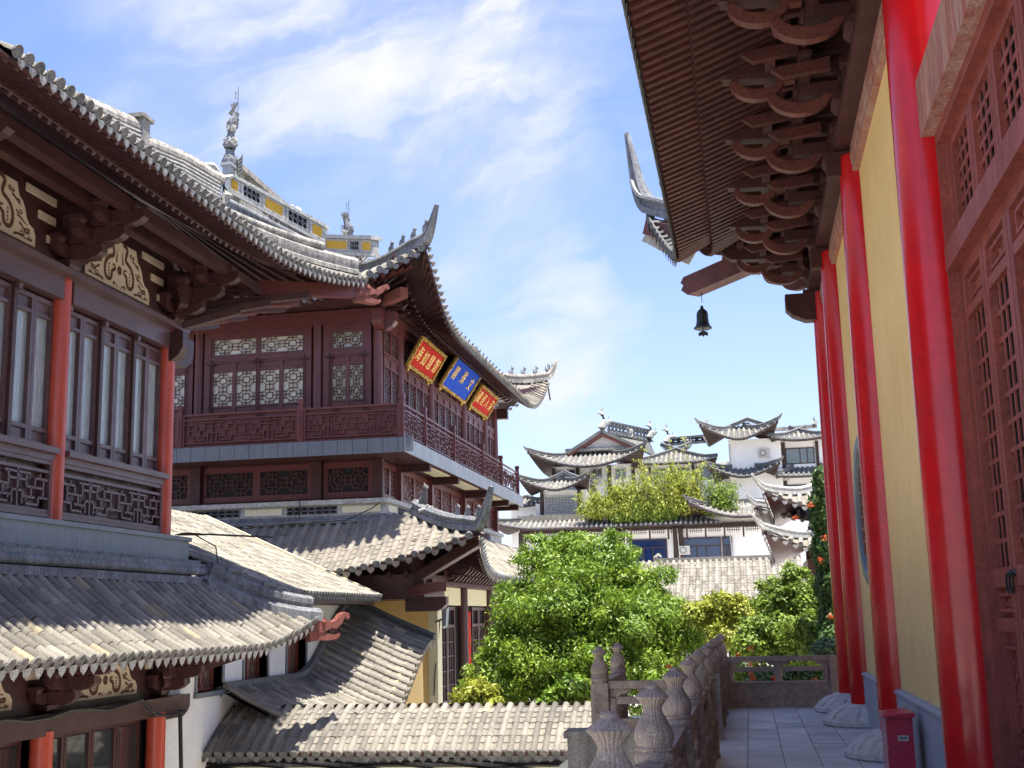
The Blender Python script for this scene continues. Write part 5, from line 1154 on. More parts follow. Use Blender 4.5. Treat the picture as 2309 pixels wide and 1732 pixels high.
dn = Vector((0, -.25, -.3)); MB().tube([A+dn+Vector((-.2, 0, -.02)), A.lerp(B, .5)+dn+Vector((0, 0, -.08)), B+dn], .1, 10).build('verge_roll', RIDGEG, pr_, True)
for i in range(14):
    q = A.lerp(B, .03+i/15)+Vector((0, -.3, -.6)); link('tile_cap', unit_cap(RIDGEG), pr_, frame(q, Vector((.12, 0, 0)), Vector((0, .1, 0)), Vector((0, 0, .12))))
MB().prism([A+Vector((-.2, -.05, -.5)), B+Vector((.3, -.05, -.5)), B+Vector((.3, -1.6, -1.2)), A+Vector((-.2, -1.6, -1.2))], (0, .05, -.1)).build('verge_slope', TILE, pr_)
A2 = at(738, 566, Y=36.2); B2 = at(846, 572, Y=33.6)
panel_ridge(A2, B2, .42, [('y', 2.2), ('l', 1), ('y', 1)])
lt_ = MB(); q = at(662, 478, Y=37.2)
for j in range(8): lt_.ball(q+Vector((.15*math.cos(j), .1*math.sin(j*2), .1*math.sin(j)-.05)), .14, .14, .18, 7, 5, .2)
lt_.build('ridge_scroll', RIDGEW, pr_, True)
# signboards
def text_mesh(ch, size, mat):
    cu = bpy.data.curves.new('t', 'FONT'); cu.body = ch; cu.size = size; cu.align_x = 'CENTER'; cu.align_y = 'CENTER'; cu.extrude = .02; cu.shear = .18; cu.offset = .0; cu.resolution_u = 3
    o = bpy.data.objects.new('t', cu); COL.objects.link(o); dg = bpy.context.evaluated_depsgraph_get(); me = bpy.data.meshes.new_from_object(o.evaluated_get(dg)); bpy.data.objects.remove(o); me.materials.clear(); me.materials.append(mat); return me
def sign(y0, y1, zb, zt, xb, xt, field, chars, label):
    O = Vector((xb, y0, zb)); U = Un; V = (Vector((xt, y0, zt))-O); H = V.length; V.normalize(); W = y1-y0; Nn = U.cross(V)
    t = thing('signboard', label, 'sign', (xb, (y0+y1)/2, zb), 'signboards under the pavilion eave')
    Q = lambda a, b_, o=0: O+U*a+V*b_+Nn*o
    MB().prism([Q(.15, .12), Q(W-.15, .12), Q(W-.15, H-.12), Q(.15, H-.12)], Nn*.05).build('field', field, t)
    MB().prism([Q(0, 0, -.05), Q(W, 0, -.05), Q(W, H, -.05), Q(0, H, -.05)], Nn*.045).build('backboard', WOODD, t)
    f = MB(); bw = .13
    for a, b_, c, d in ((0, W, 0, bw*.8), (0, W, H-bw*.8, H), (0, bw, bw*.8, H-bw*.8), (W-bw, W, bw*.8, H-bw*.8)): f.prism([Q(a, c, 0), Q(b_, c, 0), Q(b_, d, 0), Q(a, d, 0)], Nn*.08)
    for i in range(150):
        e = random.random(); a, c = (random.uniform(0, W), random.choice((bw*.4, H-bw*.4))) if e < .7 else (random.choice((bw/2, W-bw/2)), random.uniform(0, H))
        f.ball(Q(a, c+random.uniform(-.05, .05), .085), .035, .05, .035, 6, 4)
    f.build('gilt_frame', GOLD, t, True)
    for a in (.3, W-.3): MB().ball(Q(a, -.05, .02), .08, .1, .1, 8, 6, .1).build('gilt_foot', GOLD, t, True)
    n = len(chars); cw_ = (W-2*bw-.1)/n
    for i, c in enumerate(chars):
        me = text_mesh(c, min(.5, H*.46), GOLDT); p = Q(bw+.05+cw_*(i+.5), H/2+random.uniform(-.04, .04), .052); sx = min(1.1, cw_/.58)
        link('character', me, t, frame(p, U*sx, V*1.15, Nn))
sign(37.7, 40.9, 9.88, 10.83, -10.55, -9.98, SGRED, '海如慧智', 'red signboard with gold characters hung nearest the pavilion front corner')
sign(42.1, 46.1, 10.02, 11.2, -10.55, -9.75, SGBLU, '閣殊文', 'large blue signboard with gold characters between two red ones')
sign(46.9, 50.2, 10.05, 10.92, -10.55, -9.98, SGRED, '藏經入深', 'red signboard with gold characters farther along beyond the blue one')
# ================================================================ white side house with three windows
wh = thing('white_house', 'white walled side house with slate framed windows and a pale tiled slope', 'house', (-12, 29, -3.2))
wl = MB(); ops = [(24.3, 25.55), (26.75, 28.1), (29.4, 30.7)]; ya = 22.95
for a, b_ in ops+[(34.6, 34.6)]:
    wl.box(-11.6, -11.3, ya, a, -3.2, 2.4)
    if b_ > a: wl.box(-11.6, -11.3, a, b_, -3.2, .33); wl.box(-11.6, -11.3, a, b_, 1.95, 2.4)
    ya = b_
wl.build('wall', WHITE, wh); MB().box(-16, -11.75, 23.1, 34.5, -3.2, 2.4).build('inner_wall', INT, wh); MB().box(-16, -11.3, 34.5, 36.39, -3.2, 2.4).build('wall', CREAM, wh)
for a, b_ in ops:
    f = MB()
    f.box(-11.62, -11.27, a-.1, a, .33, 2.0); f.box(-11.62, -11.27, b_, b_+.1, .33, 2.0); f.box(-11.62, -11.22, a-.14, b_+.14, .23, .33); f.box(-11.62, -11.27, a, b_, 1.95, 2.05)
    f = f.build('window', ZINC, wh)
    s = MB(); O = Vector((-11.52, a, .34)); w2 = (b_-a)/2
    for e in (0, 1): framebox(s, O+Un*(e*w2), Un, Vz, w2, 1.6, .06, .06)
    s.build('sash', DOORW, f); l = MB()
    for e in (0, 1): lattice_oct(l, O+Un*(e*w2+.06)+Vz*.06, Un, Vz, w2-.12, 1.48, 1, 3, .02, .02)
    l.build('lattice', PINKC, f); MB().box(-11.58, -11.56, a, b_, .34, 1.95).build('pane', GLP, f)
WR = Roof(-20, -10.0, 25.1, 33.0, 2.38, 4.75, 5.2, cor='', hips='', curve=.1)
wr = MB().box(-11.3, -10.15, 25.1, 33.0, 2.16, 2.28).build('roof', WOODD, wh)
WR.deck('E', wr, TILED, WOODP, .08, 10, 6)
WR.lay('E', wr, .2, .36, .07, TILEA, mode='stuff', nseg=17, capm=TILED, dripm=TILED, over=.06, rattr=True)
vb = MB(); vb.bar(WR.pt('E', 7.88, 0, .03), WR.pt('E', 7.88, 5.2, .03), .16, .08); vb.build('verge_mortar', CREAM, wr)
# ================================================================ covered corridor: level run and stair run climbing along the white wall
cc = thing('covered_corridor', 'tiled roof of a covered corridor that turns and climbs along the white wall', 'corridor', (-7, 26, -3.2))
def rise(v):
    t = min(1, max(0, (v.y-30.0)/4.2)); return v+Vector((0, 0, 1.82*t*t*(3-2*t)))
CR = Roof(-20, -8.9, 25.55, 34.45, -.72, .34, 2.32, cor='', hips='', curve=.15, extra=rise)
cr = MB().sweep([CR.pt('E', v, 2.34, .03) for v in np.linspace(0, 8.9, 30)], [(-.1, -.05), (.1, -.05), (.08, .1), (-.08, .1)]).build('stair_roof', TILED, cc)
CR.deck('E', cr, TILEP, WOODD, .08, 34, 5)
CR.lay('E', cr, .25, .33, .085, TILE, over=.05, pans=TILEP, limit=300, capm=TILE, dripm=TILE)
vg = MB(); vg.sweep([CR.pt('E', 8.87, d, .05) for d in np.linspace(-.05, 2.32, 8)], RPROF(.34, .2)); vg.build('verge_ridge', TILED, cr)
MB().sweep([CR.pt('E', v, .35, -.95) for v in np.linspace(.5, 8.8, 20)], [(-.1, -2.4), (.1, -2.4), (.1, .8), (-.1, .8)]).build('wall', YELW, cc)
BR = Roof(-11.75, -2.9, 24.7, 27.5, -.88, -.1, 1.4, cor='', hips='', curve=-.35)
br = MB().bar((-11.7, 26.1, -.14), (-2.9, 26.1, -.14), .12, .05).build('level_roof', TILEP, cc)
for s_ in 'SN': BR.deck(s_, br, TILEP, WOODD, .08, 10, 6)
BR.lay('S', br, .235, .36, .075, TILE, over=.05, pans=TILEP, limit=300, dripm=TILED)
BR.lay('N', br, .235, .36, .075, TILE, mode='stuff', nseg=4, caps=False, drips=False, v0=.1175)
hv = MB(); hv.sweep([Vector((-11.3, 25.75, .36)), Vector((-11.5, 25.4, .0)), Vector((-11.65, 25.0, -.55)), Vector((-11.78, 24.62, -.98))], RPROF(.26, .16)); hv.build('verge_ridge', TILED, br)
MB().box(-11.2, -2.9, 25.15, 25.4, -3.2, -1.12).build('wall', CREAM, cc); MB().box(-11.3, -2.9, 25.0, 25.15, -1.22, -1.0).build('eave_beam', RIDGEG, cc)
cb = MB()
for j in range(4): cb.tube([Vector((-11.6+k*.45, 24.98-.02*j, -1.12-.05*j-.06*math.sin(k*.9+j*1.3))) for k in range(20)], .022, 5)
for j in range(30): a = random.uniform(-11.7, -11.0); cb.tube([Vector((a, 24.9, -1.1)), Vector((a+random.uniform(-.3, .3), 24.8, -1.25)), Vector((a+random.uniform(-.4, .4), 24.9, -1.4))], .01, 4)
tag(cb.build('power_cable', BLACKC), 'bundle of black cables slung under the corridor eave', 'cable')
# ================================================================ buildings beyond the courtyard
K = 106/85.0
def kz(z): return (z-1.7)*K+1.7
def far_roof(parent, x0, x1, y0, dep, ze, zt, run, lift, push=.6, R=None, hornh=1.2, rows='SE', pitch=.42, mat=None, ridge=True, cor='SE SW', curve=.2, name='roof', rmat=None, endcap=True):
    mat = mat or TILEG; rmat = rmat or TILED
    r = Roof(x0, x1, y0, y0+dep, ze, zt, run, lift=lift*.8, R=R or min(3.8, (x1-x0)*.55), push=push, cor=cor+' NE NW', curve=curve, pw=2, hips='SE SW NE NW')
    o = MB().sweep([r.pt('S', v, .04, -.12) for v in np.linspace(0, x1-x0, 24)], [(-.05, -.1), (.05, -.1), (.05, .08), (-.05, .08)]).build(name, WOODF, parent)
    for s in 'SEW': r.deck(s, o, TILED, WOODF, .12, 26, 4)
    for s in rows: r.lay(s, o, pitch, 1, pitch*.27, mat, mode='stuff', nseg=5, caps=False, drips=False, over=.08, rattr=mat is TILEG)
    st = MB()
    for i in range(int((x1-x0)/pitch)):
        v = pitch/2+i*pitch; p = r.pt('S', v, -.08, .03); st.ball(p, pitch*.26, .06, pitch*.26, 6, 4)
    st.build('tile_ends', RIDGEG, o, kind='stuff')
    for c in cor.split():
        hp = r.hipline(c, 10, 0, run*.98, .02); hn = horn(hp, hornh*.42, 8, up=.85)
        b = MB(); taper_sweep(b, hp+hn, RPROF(.26, .34), 1, .22, 8); b.build('hip_ridge', rmat, o, True)
    return r, o
fh = thing('gable_hall', 'white walled hall with dark upturned gable roof, pediment and carved ridge', 'building', (-14, 110, -3.2))
MB().box(-16.3, -9.4, 107, 118, -3.2, kz(12.2)).build('wall', WHITE, fh)
r, o = far_roof(fh, -17.4, -8.6, 104.3, 13, kz(11.95), kz(13.25), 3.2, 1.75, .7, 4.2, 1.0, 'SE')
gx = -11.9
gb = MB(); gb.prism([(-14.4, 107.4, kz(13.25)), (-8.9, 107.4, kz(13.25)), (gx+.25, 107.4, kz(14.4))], (0, .3, 0)); gb.build('gable_wall', WHITE, o)
for a, b_ in (((-15.0, kz(13.1)), (gx, kz(14.55))), ((gx, kz(14.55)), (-8.4, kz(13.15)))):
    MB().bar((a[0], 106.9, a[1]), (b_[0], 106.9, b_[1]), .9, .28).build('gable_verge', TILED, o); MB().bar((a[0], 106.8, a[1]-.3), (b_[0], 106.8, b_[1]-.3), .6, .16).build('bargeboard', PINKC, o)
rb = MB(); rb.box(-15.2, -8.6, 106.6, 107.3, kz(13.15), kz(13.42)); rb.build('gable_ridge', TILED, o)
sc = MB()
for i in range(26): sc.tube([Vector((-14.7+i*.23+.09*math.cos(a), 106.57, kz(13.28)+.07*math.sin(a))) for a in np.linspace(0, 2*PI, 7)], .02, 4, False)
sc.build('ring_lattice', RIDGEW, o)
def bird(parent, p, h, mat=RIDGEW):
    p = Vector(p); b = MB(); b.tube([p, p+Vector((-.04*h, 0, .25*h)), p+Vector((.1*h, 0, .5*h)), p+Vector((0, 0, .78*h)), p+Vector((.02*h, 0, 1.0*h))], [.17*h, .2*h, .13*h, .09*h, .02*h], 8)
    b.ball(p+Vector((-.06*h, 0, .84*h)), .1*h, .07*h, .07*h); b.tube([p+Vector((-.1*h, 0, .84*h)), p+Vector((-.26*h, 0, .8*h))], [.05*h, .01*h], 5); b.tube([p+Vector((.1*h, 0, .3*h)), p+Vector((.32*h, 0, .5*h)), p+Vector((.25*h, 0, .7*h))], [.08*h, .07*h, .01*h], 6)
    for j in range(4): b.tube([p+Vector((0, 0, .9*h)), p+Vector((-.1*h+.06*h*j, 0, 1.12*h))], [.03*h, .004*h], 4)
    return b.build('ridge_bird', mat, parent, True)
def open_ridge(parent, A, B, h, medallion=True):
    A = Vector(A); B = Vector(B); U = (B-A).normalized(); L = (B-A).length; b = MB(); b.bar(A+Vz*.08, B+Vz*.08, .3, .16); b.bar(A+Vz*(h-.08), B+Vz*(h-.08), .34, .16)
    rr = b.build('carved_ridge', TILED, parent); l = MB(); lattice_oct(l, A+Vz*.16, U, Vz, L, h-.32, max(3, round(L/.55)), 2, .07, .06); l.build('ridge_lattice', TILED, rr)
    if medallion:
        m_ = MB(); c = A+U*L/2+Vz*h/2+U.cross(Vz)*.1; m_.tube([c+U*h*.4*math.cos(a)+Vz*h*.42*math.sin(a) for a in np.linspace(0, 2*PI, 15)], .06, 5, False); m_.ball(c, h*.22, .06, h*.26, 8, 6, .2); m_.build('medallion', RIDGEW, rr)
    return rr
open_ridge(o, (-11.5, 107.6, kz(14.45)), (-8.2, 113, kz(14.3)), 1.2)
MB().prism([(-11.9, 107.3, kz(14.5)), (-8.2, 113, kz(14.3)), (-7.6, 113, kz(13.2)), (-8.5, 107.3, kz(13.2))], (0, .1, -.1)).build('roof_slope', TILED, o)
bird(o, (-11.9, 107.5, kz(14.5)), 2.2); bird(o, (-8.1, 112.8, kz(14.3)), 1.9)
for (a, b_, z0, z1, g_) in ((-16.2, -14.4, 11.3, 12.0, GLB), (-13.0, -12.0, 11.2, 12.0, GLN), (-10.9, -9.9, 11.1, 11.9, GLN)):
    f = MB(); framebox(f, Vector((a, 106.98, kz(z0))), Ux, Vz, b_-a, (z1-z0)*K, .09, .08); seg(f, Vector((a, 106.98, kz(z0))), Ux, Vz, ((b_-a)/2, .09), ((b_-a)/2, (z1-z0)*K-.09), .07, .07); f = f.build('window', FRAMEW, fh); MB().box(a+.09, b_-.09, 106.985, 106.995, kz(z0)+.09, kz(z1)-.09).build('pane', g_, f)
for x in (-16.35, -14.2, -11.4, -9.3): MB().box(x-.15, x+.15, 106.8, 107, kz(8), kz(12.1)).build('timber_post', WOODF, fh)
# middle roof between the hall and the tower
mh = thing('tiled_wing', 'low grey tiled wing with carved ridge joining the gable hall and the tower', 'building', (-5, 112, -3.2))
MB().box(-9.4, -1.0, 109, 118, -3.2, kz(12.2)).build('wall', WHITE, mh)
r, o = far_roof(mh, -9.2, -2.2, 107, 10, kz(12.15), kz(13.9), 5, .35, .2, 2, .3, 'S', .42)
open_ridge(o, (-6.3, 111.9, kz(13.85)), (-3.0, 111.9, kz(13.95)), .75); bird(o, (-6.5, 111.9, kz(13.8)), 1.9); bird(o, (-2.8, 111.9, kz(14.0)), 1.9)
for x in (-8, -6.1, -4.2): MB().box(x-.1, x+.1, 108.85, 109, kz(9.5), kz(12.1)).build('timber_post', WOODF, mh)
for x in (-7.9, -6.0, -4.1, -2.6): f = MB().box(x+.15, x+1.5, 108.92, 108.99, kz(11.0), kz(11.9)).build('window', GLN, mh)
# white tower with two upturned roofs
tw = thing('white_tower', 'white square tower with two tiers of dark upswept roofs', 'tower', (1.3, 106, -3.2))
MB().box(-.95, 3.4, 105, 110, -3.2, kz(13.3)).build('wall', WHITE, tw)
r, o = far_roof(tw, -2.6, 2.6, 103.4, 6, kz(13.15), kz(14.3), 2.3, 1.7, .65, 3.2, 1.3, 'SE', .4)
pk = MB(); pk.sweep([Vector((-1.1, 105.4, kz(14.1))), Vector((-.1, 105.4, kz(14.35))), Vector((.75, 105.4, kz(14.62))), Vector((1.6, 105.4, kz(14.35))), Vector((2.3, 105.4, kz(14.15)))], RPROF(.4, .3)); pk.prism([(-.2, 105.5, kz(14.1)), (1.6, 105.5, kz(14.1)), (.75, 105.5, kz(14.55))], (0, .2, 0)); pk.build('gable_ridge', TILED, o)
r, o = far_roof(tw, -2.2, 2.6, 103.6, 6, kz(10.62), kz(11.3), 1.5, 1.35, .6, 3.0, 1.1, 'SE', .4, TILED)
for z in (10.4, 13.0): MB().tube([(-.85, 104.95, kz(z)), (-.85, 104.95, kz(z)-2.0)], .05, 6).build('drain_pipe', FRAMEW, tw)
ox = thing('white_annex', 'white annex beside the tower with a wide window and pale tiled roof', 'building', (5, 107, -3.2))
MB().box(3.41, 8.5, 105.5, 110, -3.2, kz(13.2)).build('wall', WHITE, ox)
r, o = far_roof(ox, 2.75, 7.2, 104, 6, kz(13.05), kz(14.1), 3, .35, .3, 2, .4, 'S', .4); MB().bar((3.1, 107, kz(14.1)), (6.6, 107, kz(14.2)), .3, .3).build('ridge', RIDGE, o); bird(o, (6.4, 106.8, kz(14.15)), .8, RIDGE)
r, o = far_roof(ox, 2.9, 8, 103.9, 6, kz(10.6), kz(11.25), 1.5, .1, .1, 2, .2, 'S', .4, TILED)
MB().box(3.43, 3.75, 105.3, 105.5, kz(8), kz(13)).build('timber_post', WOODF, ox); MB().box(6.25, 6.5, 105.3, 105.5, kz(8), kz(13)).build('timber_post', WOODF, ox)
for z0, z1, x0, x1 in ((11.5, 12.6, 3.75, 6.15), (8.6, 10.1, 3.6, 6.2)):
    f = MB(); O = Vector((x0, 105.45, kz(z0))); framebox(f, O, Ux, Vz, x1-x0, (z1-z0)*K, .08, .08)
    for t in (.5, .75): seg(f, O, Ux, Vz, ((x1-x0)*t, .08), ((x1-x0)*t, (z1-z0)*K-.08), .07, .07)
    f = f.build('window', WOODF, ox); MB().box(x0+.08, x1-.08, 105.46, 105.47, kz(z0)+.08, kz(z1)-.08).build('pane', GLN, f)
# small corner pavilion on the left with barred window
sp = thing('corner_pavilion', 'small pavilion with upturned roof above a barred window beside the gable hall', 'pavilion', (-15, 103, -3.2))
MB().box(-16.75, -13.0, 103, 107, -3.2, kz(10.2)).build('wall', WHITE, sp)
r, o = far_roof(sp, -18.0, -12.9, 101.6, 6, kz(10.15), kz(11.0), 2.2, 1.35, .5, 3.0, 1.2, 'SE', .38)
pk = MB(); pk.sweep([Vector((-16.2, 103.5, kz(10.95))), Vector((-15.4, 103.5, kz(11.15))), Vector((-14.85, 103.5, kz(11.42))), Vector((-14.3, 103.5, kz(11.15))), Vector((-13.6, 103.5, kz(10.95)))], RPROF(.35, .28)); pk.prism([(-15.6, 103.6, kz(10.9)), (-14.1, 103.6, kz(10.9)), (-14.85, 103.6, kz(11.35))], (0, .2, 0)); pk.build('gable_ridge', TILED, o)
f = MB(); O = Vector((-16.6, 102.9, kz(8.55))); framebox(f, O, Ux, Vz, 2.75, 1.6, .08, .08); lattice_grid(f, O, Ux, Vz, 2.75, 1.6, 22, 12, .028, .03); f = f.build('barred_window', FRAMEW, sp); MB().box(-16.6, -13.85, 102.93, 102.96, kz(8.55), kz(8.55)+1.6).build('pane', GLD, f)
for x in (-16.8, -13.6): MB().box(x-.13, x+.13, 102.7, 103, kz(8.4), kz(10.2)).build('timber_post', WOODF, sp)
MB().box(-17.3, -16.95, 102.5, 102.9, kz(8.6), kz(9.3)).build('air_conditioner', FRAMEW, sp)
r, o = far_roof(sp, -20.5, -16.9, 104.5, 6, kz(9.4), kz(10.0), 1.8, .4, .3, 2, .4, 'S', .38); MB().box(-20, -17, 105.5, 108, -3.2, kz(9.4)).build('wall', WHITE, sp)
# long arcade in front
ar = thing('arcade', 'long two storey arcade with grey tiled roof, lattice frieze and blue windows', 'building', (-9, 101, -3.2))
MB().box(-18.6, 1.6, 101.5, 108, -3.2, kz(8.3)).build('wall', WHITE, ar)
r, o = far_roof(ar, -20.0, -2.0, 99.2, 8, kz(7.45), kz(8.35), 2.6, .8, .5, 3.5, .9, 'SE', .4, cor='SW'); MB().bar((-16.5, 101.9, kz(8.4)), (-4.4, 101.9, kz(8.4)), .35, .3).build('ridge', TILED, o)
r, o = far_roof(ar, -3.8, 2.4, 98.6, 8, kz(7.75), kz(8.85), 2.6, 1.7, .6, 3.6, 1.1, 'SE', .4, cor='SW'); MB().bar((-1.6, 101.2, kz(8.85)), (2.4, 101.2, kz(8.85)), .35, .3).build('ridge', TILED, o)
b = MB(); b.box(-18.5, 1.6, 101.2, 101.4, kz(7.2), kz(7.5)); b.build('eave_beam', WOODF, ar)
b = MB(); x = -18
while x < 1.2:
    lattice_grid(b, Vector((x, 100.4, kz(6.85))), Ux, Vz, 1.2, .5, 7, 3, .045, .04); b.bar((x-.1, 100.4, kz(6.5)), (x-.1, 100.4, kz(7.5)), .14, .12); x += 1.5
b.build('lattice_frieze', WOODF, ar)
for x in (-18.4, -14.6, -10.2, -5.6, -5.15): MB().box(x-.18, x+.18, 101.1, 101.45, -3.2, kz(7.3)).build('timber_post', WOODF, ar)
for x0, x1 in ((-14.3, -10.5), (-9.4, -6.3), (-5.1, -1.95), (-1.85, -1.05)):
    f = MB(); O = Vector((x0, 101.42, kz(4.6))); framebox(f, O, Ux, Vz, x1-x0, 2.5, .1, .08)
    for t in (.38, .62): seg(f, O, Ux, Vz, ((x1-x0)*t, .1), ((x1-x0)*t, 1.75), .09, .07)
    seg(f, O, Ux, Vz, (.1, 1.8), (x1-x0-.1, 1.8), .08, .07)
    f = f.build('window', WOODF, ar); MB().box(x0+.1, x1-.1, 101.44, 101.46, kz(4.6)+.1, kz(4.6)+2.4).build('pane', GLB, f)
MB().box(-18.6, 1.6, 100.8, 101.5, kz(8.0), kz(8.4)).build('bamboo_planter', CONC, ar)
# pale office block far behind
of = thing('office_block', 'plain pale office block beyond the arcade', 'building', (-26, 190, -3.2)); MB().box(-31, -26, 190, 200, -3.2, 17).build('wall', PLINTH, of); MB().box(-27, -24.8, 188, 190, -3.2, 15).build('stair_tower', WHITE, of)
for x, y, z, bl in ((-1.6, 104.7, kz(9.6), tw), (2.0, 104.7, kz(12.0), tw), (3.5, 105.2, kz(10.4), ox), (-12.6, 106.6, kz(10.8), fh), (-4.9, 100.9, kz(5.5), ar)):
    ac = MB(); ac.box(x-.45, x+.45, y, y+.3, z, z+.7).build('air_conditioner', FRAMEW, bl)
    f_ = MB(); f_.tube([Vector((x-.1+.25*math.cos(a), y-.02, z+.35+.25*math.sin(a))) for a in np.linspace(0, 2*PI, 13)], .03, 4, False); f_.build('fan_grille', ZINC, bl)
for x in (-9.9, -5.4, -1.2): MB().tube([(x, 101.0, kz(7.2)), (x+.1, 101.0, kz(5.5)), (x, 101.0, kz(3))], .05, 6).build('drain_pipe', FRAMEW, ar)
# tiled gable roof in the middle distance
md = thing('garden_house', 'pale grey tiled gable roof behind the big green tree', 'house', (-1, 60, -3.2))
MR = Roof(-5.2, 2.6, 57.5, 66, 2.2, 4.3, 4.2, cor='', hips='', curve=.25)
o = MB().bar((-4.3, 61.75, 4.35), (2.6, 61.75, 4.35), .3, .2).build('roof', TILE, md); MR.deck('S', o, TILEP, WOODF, .1, 8, 5); MR.lay('S', o, .3, .5, .1, TILEA, mode='stuff', nseg=11, over=.06, pans=TILEP, rattr=True)
MB().box(-4.8, 2.4, 58.2, 65, -3.2, 2.3).build('wall', WHITE, md)
kb = MB(); kb.tube([Vector((-4.4, 61.75, 4.2)), Vector((-4.42, 61.7, 4.5)), Vector((-4.3, 61.7, 4.62)), Vector((-4.15, 61.7, 4.5))], [.14, .13, .1, .06], 8); kb.build('ridge_end', RIDGE, o, True)
# garden pavilion roofs on the right
gp = thing('garden_pavilion', 'small garden pavilion with three pale upturned roof tiers half hidden by vines', 'pavilion', (3, 43, -3.2))
def gp_roof(x0, y0, dep, wd, ze, zt, run, lift, hornh, hidden=False):
    r = Roof(x0, x0+wd, y0, y0+dep, ze, zt, run, lift=lift, R=2.6, push=.35, cor='SW SE', curve=.25, pw=2, hips='SW SE NW NE')
    o = MB().sweep([r.pt('S', v, .04, -.06) for v in np.linspace(0, wd, 20)], [(-.03, -.06), (.03, -.06), (.03, .04), (-.03, .04)]).build('roof', WOODD, gp)
    for s in 'SWE': r.deck(s, o, TILEP, WOODD, .07, 24, 5)
    r.lay('S', o, .26, .45, .075, TILEF, over=.05, limit=120, dripm=DRIP); r.lay('W', o, .26, .45, .075, TILEF, over=.05, limit=120)
    hp = r.hipline('SW', 10, 0, run*.97, .02); hn = horn(hp, hornh*.75, 8, up=.9); b = MB(); taper_sweep(b, hp+hn, RPROF(.2, .26), 1, .25, 8); b.build('hip_ridge', RIDGEW, o, True)
    return r
gp_roof(1.05, 41.2, 5, 5, 4.85, 6.1, 2.0, .75, .8); gp_roof(.75, 43.4, 5, 5, 4.75, 5.6, 1.8, .55, .6); gp_roof(.95, 40.2, 6, 6, 3.45, 4.45, 2.2, .8, .7)
for x, y in ((2.2, 42.4), (2.2, 45), (5, 42.4)): MB().lathe(x, y, -3.2, [(.12, 0), (.12, 7.7)], 12).build('column', WOODD, gp, True)
MB().box(2.0, 5.5, 42.3, 46, 3.0, 3.4).build('beam', WOODD, gp); MB().box(2.2, 5.5, 42.6, 45.5, -3.2, 3.2).build('inner_wall', INT, gp); MB().box(2.6, 4.2, 42.5, 45, 3.6, 4.9).build('lantern_wall', WOODD, gp)
# ================================================================ planting
def leaf_mesh(name, C, Nrm, size, mat, aspect=.42, droop=.35, jit=.55):
    """leaf blades (bent diamonds of four triangles) at points C facing roughly Nrm"""
    n = len(C); A = rng.normal(size=(n, 3)); Nn = Nrm+rng.normal(size=(n, 3))*jit; Nn /= np.linalg.norm(Nn, axis=1)[:, None]
    T = np.cross(Nn, A); T /= np.linalg.norm(T, axis=1)[:, None]+1e-9
    T[:, 2] -= droop; T /= np.linalg.norm(T, axis=1)[:, None]; B = np.cross(T, Nn); B /= np.linalg.norm(B, axis=1)[:, None]+1e-9; Nn = np.cross(B, T)
    s = size*rng.uniform(.6, 1.25, n)[:, None]
    P0 = C; P1 = C+T*s*.5+B*s*aspect*.5; P2 = C+T*s-Nn*s*.12; P3 = C+T*s*.5-B*s*aspect*.5; P4 = C+T*s*.5+Nn*s*-.06
    V = np.stack([P0, P1, P2, P3, P4], 1).reshape(-1, 3); k = np.arange(n)*5
    Fc = np.stack([np.stack([k, k+1, k+4], 1), np.stack([k+1, k+2, k+4], 1), np.stack([k+2, k+3, k+4], 1), np.stack([k+3, k, k+4], 1)], 1).reshape(-1)
    me = bpy.data.meshes.new(name); me.vertices.add(len(V)); me.vertices.foreach_set('co', V.ravel().astype(np.float32))
    nf = n*4; me.loops.add(nf*3); me.loops.foreach_set('vertex_index', Fc.astype(np.int32)); me.polygons.add(nf); me.polygons.foreach_set('loop_start', np.arange(nf, dtype=np.int32)*3)
    at_ = me.attributes.new('rnd', 'FLOAT', 'POINT'); at_.data.foreach_set('value', np.repeat(rng.random(n), 5).astype(np.float32))
    me.materials.append(mat); me.update(); me.validate(); return me
def shell(c, r, n, up=.0, flat=1.0):
    """points near the surface of an ellipsoid with outward normals"""
    d = rng.normal(size=(n, 3)); d /= np.linalg.norm(d, axis=1)[:, None]; k = rng.uniform(.55, 1.04, n)**.6
    r = np.array(r); P = np.array(c)+d*r*k[:, None]; Nn = d/r; Nn /= np.linalg.norm(Nn, axis=1)[:, None]; Nn[:, 2] += up; return P, Nn
def clumps(c, r, k, cr, bias=.0, front=None):
    """cluster centres spread over a crown ellipsoid"""
    out = []
    for i in range(k):
        d = rng.normal(size=3); d /= np.linalg.norm(d)
        if d[2] < -.55: d[2] = -d[2]
        q = rng.uniform(.55, 1.0); out.append((np.array(c)+d*np.array(r)*q, cr*rng.uniform(.6, 1.25)))
    return out
